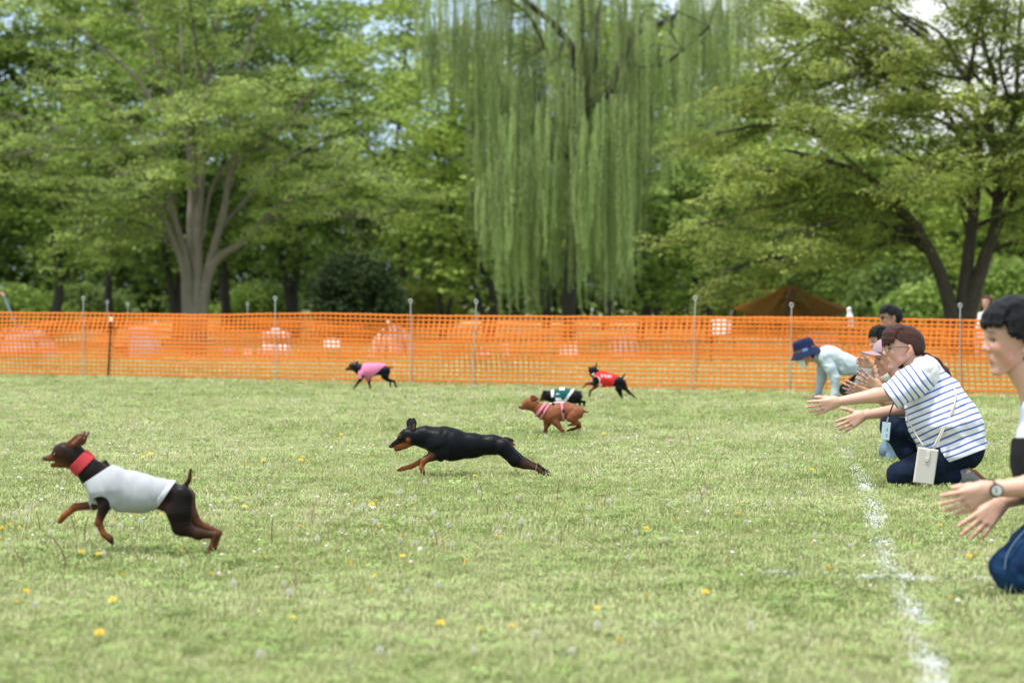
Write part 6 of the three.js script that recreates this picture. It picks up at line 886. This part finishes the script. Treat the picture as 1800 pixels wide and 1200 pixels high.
{ // ---- man in sunglasses
  const f = figure(1470, 530, 6.667, 23.6, 1580), M = headMatrix(f, 648, 196, 0, 0.05, 0.0, 1.05);
  const t = thing('person', 'man with short black hair in sunglasses, his head just above the fence top', 'person', f.base), fr = fringe(15, 0.066, 0.034);
  kneeler(f, t, { M, hair: [0.005, 0.0055, 0.007], hairOpt: { free: fr, rough: 0.006 },
    body: [[[672, 270, 0], 64, [690, 370, 0], 66, { k: 40 }], [[700, 420, 0], 110, [730, 680, 0], 120, { sz: 1.3 }], [[700, 430, 160], 56, [640, 640, 180], 46, { k: 30 }], [[640, 640, 180], 46, [600, 780, 140], 32, { k: 30 }], [[700, 430, -160], 56, [640, 640, -180], 46, { k: 30 }], [[640, 640, -180], 46, [600, 780, -140], 32, { k: 30 }]],
    hands: [[[598, 790, 140], [-0.4, -0.9, 0], [-0.8, 0.3, 0.2], {}], [[598, 790, -140], [-0.4, -0.9, 0], [-0.8, 0.3, -0.2], { palm: -1 }]],
    shirt: [[[700, 430, 0], 116, [730, 690, 0], 130, { sz: 1.25 }], [[700, 420, -160], 70, [700, 420, 160], 70, {}], [[700, 430, 160], 72, [655, 580, 176], 62, {}], [[700, 430, -160], 72, [655, 580, -176], 62, {}]], shirtC: [0.03, 0.035, 0.05], cut: (x, y, z) => { const [a, b] = f.inv(x, y, z); return (345 - b) * f.u; },
    legs: [[[735, 720, 0], 136, null, 0, { sz: 1.25 }], [[735, 740, 80], 116, [640, 1040, 90], 72, {}], [[640, 1050, 90], 68, [860, 1090, 86], 52, {}], [[735, 740, -80], 116, [640, 1040, -90], 72, {}], [[640, 1050, -90], 68, [860, 1090, -86], 52, {}]], legC: [0.03, 0.03, 0.035] });
  const g = thing('sunglasses', 'black sunglasses worn by the short haired man above the fence top', 'sunglasses', f.base), mx = (q) => q.applyMatrix4(M);
  for (const s of [-1, 1]) { const l = new RoundedBoxGeometry(0.006, 0.036, 0.052, 3, 0.003); l.rotateY(s * 0.2); l.translate(-0.093, 0.006, s * 0.032); part(g, 'lens', mx(l), plain(0.008, 0.008, 0.010, 0.08)); part(g, 'temple', mx(tube([V(-0.098, 0.014, s * 0.056), V(-0.05, 0.014, s * 0.076), V(0.004, 0.012, s * 0.081), V(0.024, 0.0, s * 0.082)], 0.003, 6)), matBlack); }
  part(g, 'bridge', mx(tube([V(-0.105, 0.010, -0.01), V(-0.108, 0.013, 0), V(-0.105, 0.010, 0.01)], 0.003, 6)), matBlack);
}
{ // ---- person on all fours in the bucket hat
  const f = figure(1380, 580, 9.23, 23.6, 1475), M = headMatrix(f, 352, 420, 0, 0.06, 0.34, 1.05);
  const t = thing('person', 'person in a navy bucket hat, white mask and pale blue shirt, on all fours', 'person', f.base), BL = [0.42, 0.50, 0.55];
  part(t, 'body', mergeIndexed([sdfMesh(f.prims([[[400, 440, 0], 84, [520, 420, 0], 90, { k: 40 }], [[640, 410, 0], 110, [1200, 600, 0], 120, { sz: 1.2 }], [[660, 480, 150], 48, [824, 780, 185], 40, { k: 20 }], [[824, 780, 185], 38, [806, 1090, 180], 34, { k: 20 }], [[620, 520, -165], 48, [600, 800, -180], 40, { k: 20 }], [[600, 800, -180], 38, [520, 1080, -170], 32, { k: 20 }]], SKIN2), { cell: 0.0095, k: 0.02 }), headGeo(M, {}, SKIN2, 0.0042), handGeo(f, [802, 1088, 180], [-0.9, -0.3, 0.1], [0, 0.2, 1], { c: SKIN2, cell: 0.004, curl: [0.15, 0.15, 0.15, 0.15] }), handGeo(f, [516, 1076, -170], [-0.9, -0.3, -0.1], [0, 0.2, -1], { c: SKIN2, cell: 0.004 })]), matSkin);
  part(t, 'hair', hairGeo(M, [0.02, 0.014, 0.012], { line: [[0.14, -0.02], [0.03, -0.02], [0.0, 0.0], [-0.01, 0.03], [-0.09, 0.05]] }), matHair);
  const shirt = part(t, 'shirt', sdfMesh(f.prims([[[630, 400, 0], 120, [760, 450, 0], 150, { sz: 1.15 }], [[760, 450, 0], 160, [960, 560, 0], 160, { sz: 1.1 }], [[960, 560, 0], 158, [1210, 620, 0], 118, { sz: 1.2 }], [[650, 430, -150], 96, [650, 430, 150], 96, {}]], BL), { cell: 0.009, k: 0.04, grow: 0.004, disp: fold(0.022, 9), region: (x, y, z) => { const [a, b] = f.inv(x, y, z); return Math.max((a - 1290) * 0.8 + (b - 590) * 0.6, 530 - a) * 0.8 * f.u; } }), matCloth);
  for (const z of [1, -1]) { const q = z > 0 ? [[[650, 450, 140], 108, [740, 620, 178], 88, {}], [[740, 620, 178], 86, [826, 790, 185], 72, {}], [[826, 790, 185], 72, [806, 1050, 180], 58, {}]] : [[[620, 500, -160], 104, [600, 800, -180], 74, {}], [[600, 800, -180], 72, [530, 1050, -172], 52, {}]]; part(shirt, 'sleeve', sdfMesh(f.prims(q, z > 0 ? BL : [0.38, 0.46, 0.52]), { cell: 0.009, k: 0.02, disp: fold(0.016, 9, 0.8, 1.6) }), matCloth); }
  part(shirt, 'collar', sdfMesh(f.prims([[[470, 430, 0], 108, [560, 420, 0], 112, {}]], [0.33, 0.40, 0.46]), { cell: 0.008, k: 0.02, region: (x, y, z) => { const [a] = f.inv(x, y, z); return (Math.abs(a - 520) - 44) * f.u; } }), matCloth);
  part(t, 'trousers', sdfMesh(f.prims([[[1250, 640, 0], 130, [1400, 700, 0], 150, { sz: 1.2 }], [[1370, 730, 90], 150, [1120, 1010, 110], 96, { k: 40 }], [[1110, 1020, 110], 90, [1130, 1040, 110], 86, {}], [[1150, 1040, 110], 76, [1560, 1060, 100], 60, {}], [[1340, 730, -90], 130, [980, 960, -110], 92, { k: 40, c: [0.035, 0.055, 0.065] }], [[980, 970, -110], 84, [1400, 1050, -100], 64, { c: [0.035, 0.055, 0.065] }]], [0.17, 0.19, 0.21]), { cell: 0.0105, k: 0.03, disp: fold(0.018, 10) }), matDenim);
  const mask = sdfMesh(headPrims({}, SKIN).filter((q) => !q.sub).map((q) => ({ ...q, c: [0.68, 0.72, 0.72] })), { cell: 0.0045, k: 0.03, grow: 0.006, region: (x, y, z) => Math.max(Math.abs(y + 0.052 + (x + 0.1) * 0.25) - 0.046, x + 0.042, Math.abs(z) - 0.06) }); mask.applyMatrix4(M); part(t, 'mask', mask, matCloth);
  const hat = new THREE.Group(); hat.name = 'bucket_hat'; t.add(hat); const lp = (a) => a.map((p) => new THREE.Vector2(...p)), NB = [0.012, 0.020, 0.058];
  const cg = new THREE.LatheGeometry(lp([[0.001, 0.158], [0.06, 0.157], [0.085, 0.148], [0.094, 0.128], [0.103, 0.062], [0.105, 0.052]]), 36), bg = new THREE.LatheGeometry(lp([[0.104, 0.060], [0.118, 0.040], [0.142, 0.012], [0.150, 0.004], [0.148, 0.0], [0.138, 0.008], [0.112, 0.036], [0.102, 0.054]]), 40);
  for (const [g, n, c] of [[cg, 'crown_panels', NB], [bg, 'brim', [0.014, 0.022, 0.058]]]) { const p = g.attributes.position; for (let i = 0; i < p.count; i++) { const x = p.getX(i), z = p.getZ(i), k = (noise(x * 30, p.getY(i) * 30, z * 30) - 0.5) * 0.010; p.setXYZ(i, x * 1.04 + 0.004 + k, p.getY(i) + 0.004 + k, z * 0.94 + k); } g.computeVertexNormals(); g.applyMatrix4(M); part(hat, n, paintGeo(g, ...c), matCloth); }
  const bd = new THREE.CylinderGeometry(0.1035, 0.1085, 0.022, 36, 1, true); bd.scale(1.04, 1, 0.94); bd.translate(0.004, 0.070, 0); bd.applyMatrix4(M); part(hat, 'band', bd, plain(0.075, 0.055, 0.05, 0.9)); const bl = new RoundedBoxGeometry(0.05, 0.026, 0.006, 2, 0.002); bl.translate(-0.01, 0.066, 0.1045); bl.applyMatrix4(M); part(hat, 'badge', bl, plain(0.10, 0.25, 0.62, 0.6));
}
{ // ---- woman standing beyond the net
  const f = figure(1500, 500, 6, 40, 1738), M = headMatrix(f, 1410, 192, 0, 1.05, 0.0, 0.98);
  const t = thing('person', 'woman with long brown hair in a white cardigan, standing beyond the fence at far right', 'person', f.base), W = [0.68, 0.70, 0.69];
  part(t, 'body', mergeIndexed([sdfMesh(f.prims([[[1412, 240, 0], 30, [1414, 300, 0], 32, {}], [[1414, 330, 0], 60, [1414, 600, 0], 76, { sz: 0.9 }], [[1360, 330, 0], 28, [1335, 470, 10], 24, {}], [[1335, 470, 10], 24, [1350, 600, 50], 17, {}], [[1470, 330, 0], 28, [1496, 470, 10], 24, {}], [[1496, 470, 10], 24, [1480, 600, 50], 17, {}]], SKIN), { cell: 0.013, k: 0.02 }), headGeo(M, {}, SKIN, 0.005), handGeo(f, [1350, 605, 50], [0.2, -1, 0.1], [0.5, 0, 1], { cell: 0.005 }), handGeo(f, [1480, 605, 50], [-0.2, -1, 0.1], [-0.5, 0, 1], { cell: 0.005, palm: -1 })]), matSkin);
  part(t, 'hair', hairGeo(M, [0.075, 0.030, 0.022], { locks: [], free: [-1, 1].flatMap((s) => [0, 1, 2].map((i) => ({ a: [0.0 + i * 0.03, 0.06, s * 0.074], ra: 0.03, b: [0.0 + i * 0.03, -0.20, s * 0.082], rb: 0.018, k: 0.02 }))) }), matHair);
  part(t, 'cardigan', sdfMesh(f.prims([[[1414, 330, 0], 64, [1414, 640, 0], 92, { sz: 0.85 }], [[1360, 325, 0], 38, [1470, 325, 0], 38, {}], [[1358, 330, 0], 40, [1333, 470, 10], 34, {}], [[1333, 470, 10], 34, [1350, 590, 46], 27, {}], [[1472, 330, 0], 40, [1498, 470, 10], 34, {}], [[1498, 470, 10], 34, [1480, 590, 46], 27, {}]], W), { cell: 0.013, k: 0.03, disp: fold(0.016, 10), region: (x, y, z) => { const [a, b] = f.inv(x, y, z); return (292 - b) * f.u; } }), matCloth);
  part(t, 'trousers', sdfMesh(f.prims([[[1395, 640, 0], 60, [1385, 860, 10], 46, {}], [[1385, 860, 10], 46, [1382, 1070, 0], 34, {}], [[1435, 640, 0], 60, [1445, 860, 10], 46, {}], [[1445, 860, 10], 46, [1448, 1070, 0], 34, {}], [[1382, 1085, 20], 20, [1376, 1090, 60], 16, {}], [[1448, 1085, 20], 20, [1452, 1090, 60], 16, {}]], [0.5, 0.48, 0.46]), { cell: 0.014, k: 0.03, disp: fold(0.014, 10) }), matCloth);
}

// ================================================================ flowers and dry stalks in the grass
{
  const yellow = plain(0.78, 0.52, 0.012, 0.7), green = plain(0.13, 0.19, 0.05, 0.8), fluff = new THREE.MeshPhysicalMaterial({ color: C(0.62, 0.61, 0.57), roughness: 0.95, transmission: 0.3 }), brown = plain(0.26, 0.15, 0.10, 0.85), straw = plain(0.46, 0.38, 0.25, 0.9), core = plain(0.20, 0.18, 0.10, 0.9), r = rng(505);
  const petals = (() => { const pos = [], idx = []; for (let ring = 0; ring < 3; ring++) for (let i = 0; i < 14; i++) { const a = i / 14 * 6.283 + ring * 0.2, R = [0.019, 0.014, 0.008][ring], up = [0.002, 0.006, 0.009][ring], w = 0.12, o = pos.length / 3; for (const [q, d, h] of [[a - w, 0.003, 0], [a + w, 0.003, 0], [a + w * 0.8, R, up], [a - w * 0.8, R, up]]) pos.push(Math.cos(q) * d, h + 0.002 * ring, Math.sin(q) * d); idx.push(o, o + 1, o + 2, o, o + 2, o + 3); } const g = new THREE.BufferGeometry(); g.setAttribute('position', new THREE.Float32BufferAttribute(pos, 3)); g.setIndex(idx); return g; })();
  const globe = (() => { const q = rng(8), pos = [], idx = []; for (let i = 0; i < 70; i++) { const y = 1 - 2 * (i + 0.5) / 70, a = i * 2.39996, s = Math.sqrt(1 - y * y), d = V(s * Math.cos(a), y, s * Math.sin(a)), t1 = V(0.3, 0.8, 0.5).cross(d).normalize(), t2 = d.clone().cross(t1), R = 0.0165 * (0.9 + 0.2 * q()); for (let k = 0; k < 3; k++) { const o = pos.length / 3, b = k * 2.094 + q(), e = t1.clone().multiplyScalar(Math.cos(b)).addScaledVector(t2, Math.sin(b)), n = d.clone().multiplyScalar(R * 0.82), m = d.clone().multiplyScalar(R).addScaledVector(e, 0.0058); const p = e.clone().cross(d).multiplyScalar(0.0012); for (const v of [n, m.clone().add(p), m.clone().sub(p)]) pos.push(v.x, v.y, v.z); idx.push(o, o + 1, o + 2); } } const g = new THREE.BufferGeometry(); g.setAttribute('position', new THREE.Float32BufferAttribute(pos, 3)); g.setIndex(idx); return g; })();
  const proto = (name, label, cat, group, build) => { const g = new THREE.Group(); build(g); let first = true; return (p, ry, s) => { const o = first ? g : g.clone(); first = false; o.position.copy(p); o.rotation.set((hash3(Math.round(p.x * 999), 1, 2) - 0.5) * 0.5, ry, (hash3(Math.round(p.z * 999), 3, 4) - 0.5) * 0.5); o.scale.setScalar(s); top(o, name, label, cat, group); }; };
  const dandelion = proto('dandelion', 'yellow dandelion blooming in the short grass', 'flower', 'yellow dandelions blooming in the lawn', (g) => { part(g, 'stem', frameTube([V(0, -0.01, 0), V(0.003, 0.03, 0), V(0, 0.056, 0)], [0.0022, 0.0019, 0.0017], 6), green); const b = petals.clone(); b.rotateX(0.35); b.translate(0, 0.057, 0); part(g, 'bloom', b, yellow); });
  const clock = proto('dandelion_clock', 'white dandelion seed head standing in the grass', 'seed head', 'white dandelion seed heads in the lawn', (g) => { part(g, 'stem', frameTube([V(0, -0.01, 0), V(0.004, 0.05, 0.002), V(0.001, 0.088, 0)], [0.002, 0.0017, 0.0015], 6), brown); const b = globe.clone(); b.translate(0.001, 0.096, 0); const h = part(g, 'seed_head', b, fluff); const c = new THREE.SphereGeometry(0.0045, 8, 6); c.translate(0.001, 0.094, 0); part(h, 'core', c, core); });
  const stalk = proto('dry_stalk', 'dry reddish flower stalk leaning out of the grass', 'stalk', 'dry flower stalks in the lawn', (g) => part(g, 'stem', tube([V(0, -0.01, 0), V(0.012, 0.06, 0.003), V(0.045, 0.115, 0.006)], [0.0028, 0.0016], 6), brown));
  const reed = proto('straw', 'pale dry straw standing in the grass', 'straw', 'pale dry straws in the lawn', (g) => part(g, 'blade', tube([V(0, -0.01, 0), V(0.004, 0.05, 0.0), V(0.022, 0.10, 0.004)], [0.0045, 0.001], 5), straw));
  const clear = (px, py) => !(py > 820 && py < 870 && px > 1560 && px < 1740);
  const put = (fn, px, py, s = 1) => { const p = onGround(px, py); p.y = groundY(p.x, p.z); fn(p, r() * 6.28, s * (0.8 + 0.4 * r())); };
  for (const [x, y] of [[177, 1139], [236, 916], [285, 916], [218, 1027], [14, 938], [30, 942], [4, 946], [432, 879], [420, 886], [428, 901], [372, 960], [466, 993], [525, 941], [676, 890], [664, 896], [651, 901], [622, 897], [726, 895], [705, 957], [707, 990], [815, 1006], [143, 985], [172, 988], [196, 933], [250, 815], [267, 813], [112, 832], [1296, 917], [1655, 938], [1720, 992], [1700, 993], [1460, 1020], [1244, 1062], [1672, 1070], [1427, 838], [1135, 940], [960, 742], [835, 845], [531, 818], [526, 822], [540, 824], [590, 787], [462, 826], [428, 834], [770, 1113], [900, 1116], [1088, 1150], [40, 1058], [194, 1075], [845, 1122], [615, 1010], [333, 815], [600, 775], [880, 800], [1060, 775]]) put(dandelion, x, y, 0.78);
  for (let i = 0; i < 22; i++) { const y = 720 + 380 * r(); put(dandelion, -30 + 1500 * Math.pow(r(), 1.3), y, 0.6); }
  for (const [x, y] of [[403, 905], [385, 915], [443, 915], [761, 915], [757, 922], [727, 890], [694, 886], [640, 912], [707, 885], [914, 942], [930, 963], [760, 960], [728, 970], [792, 980], [845, 885], [837, 872], [1175, 905], [4, 928], [45, 934], [88, 963], [295, 810], [110, 870], [500, 1048], [508, 1070], [775, 1052], [720, 1060], [1105, 1000], [1035, 912], [1110, 880], [1212, 890], [1226, 892], [1240, 878], [1352, 908], [1450, 880], [670, 1180], [830, 1170], [940, 1140], [1050, 1135], [1150, 1120], [1320, 1130], [60, 1090], [410, 1055], [880, 955], [450, 1190], [1010, 1180]]) put(clock, x, y, 0.66);
  for (let i = 0; i < 170; i++) { const y = 676 + 330 * Math.pow(r(), 1.9), x = -40 + 1900 * (r() < 0.55 ? r() * 0.62 : r()); if (clear(x, y)) put(clock, x, y, 0.6); }
  for (const [x, y] of [[118, 1000], [148, 960], [585, 980], [545, 920], [780, 975], [770, 965], [1050, 895], [1062, 895], [690, 990], [1190, 830], [520, 1040], [478, 960]]) put(stalk, x, y, 1.15);
  for (let i = 0; i < 60; i++) put(stalk, -30 + 1500 * r(), 700 + 330 * Math.pow(r(), 1.6), 0.9);
  for (const [x, y] of [[498, 760], [511, 757], [528, 748], [667, 778], [672, 720], [666, 714], [1600, 1018], [552, 915], [580, 895], [600, 905], [870, 935], [1541, 800]]) put(reed, x, y, 1.2);
  for (let i = 0; i < 110; i++) put(reed, -30 + 1800 * r(), 680 + 260 * Math.pow(r(), 1.6), 0.9);
}

renderer.render(scene, camera);
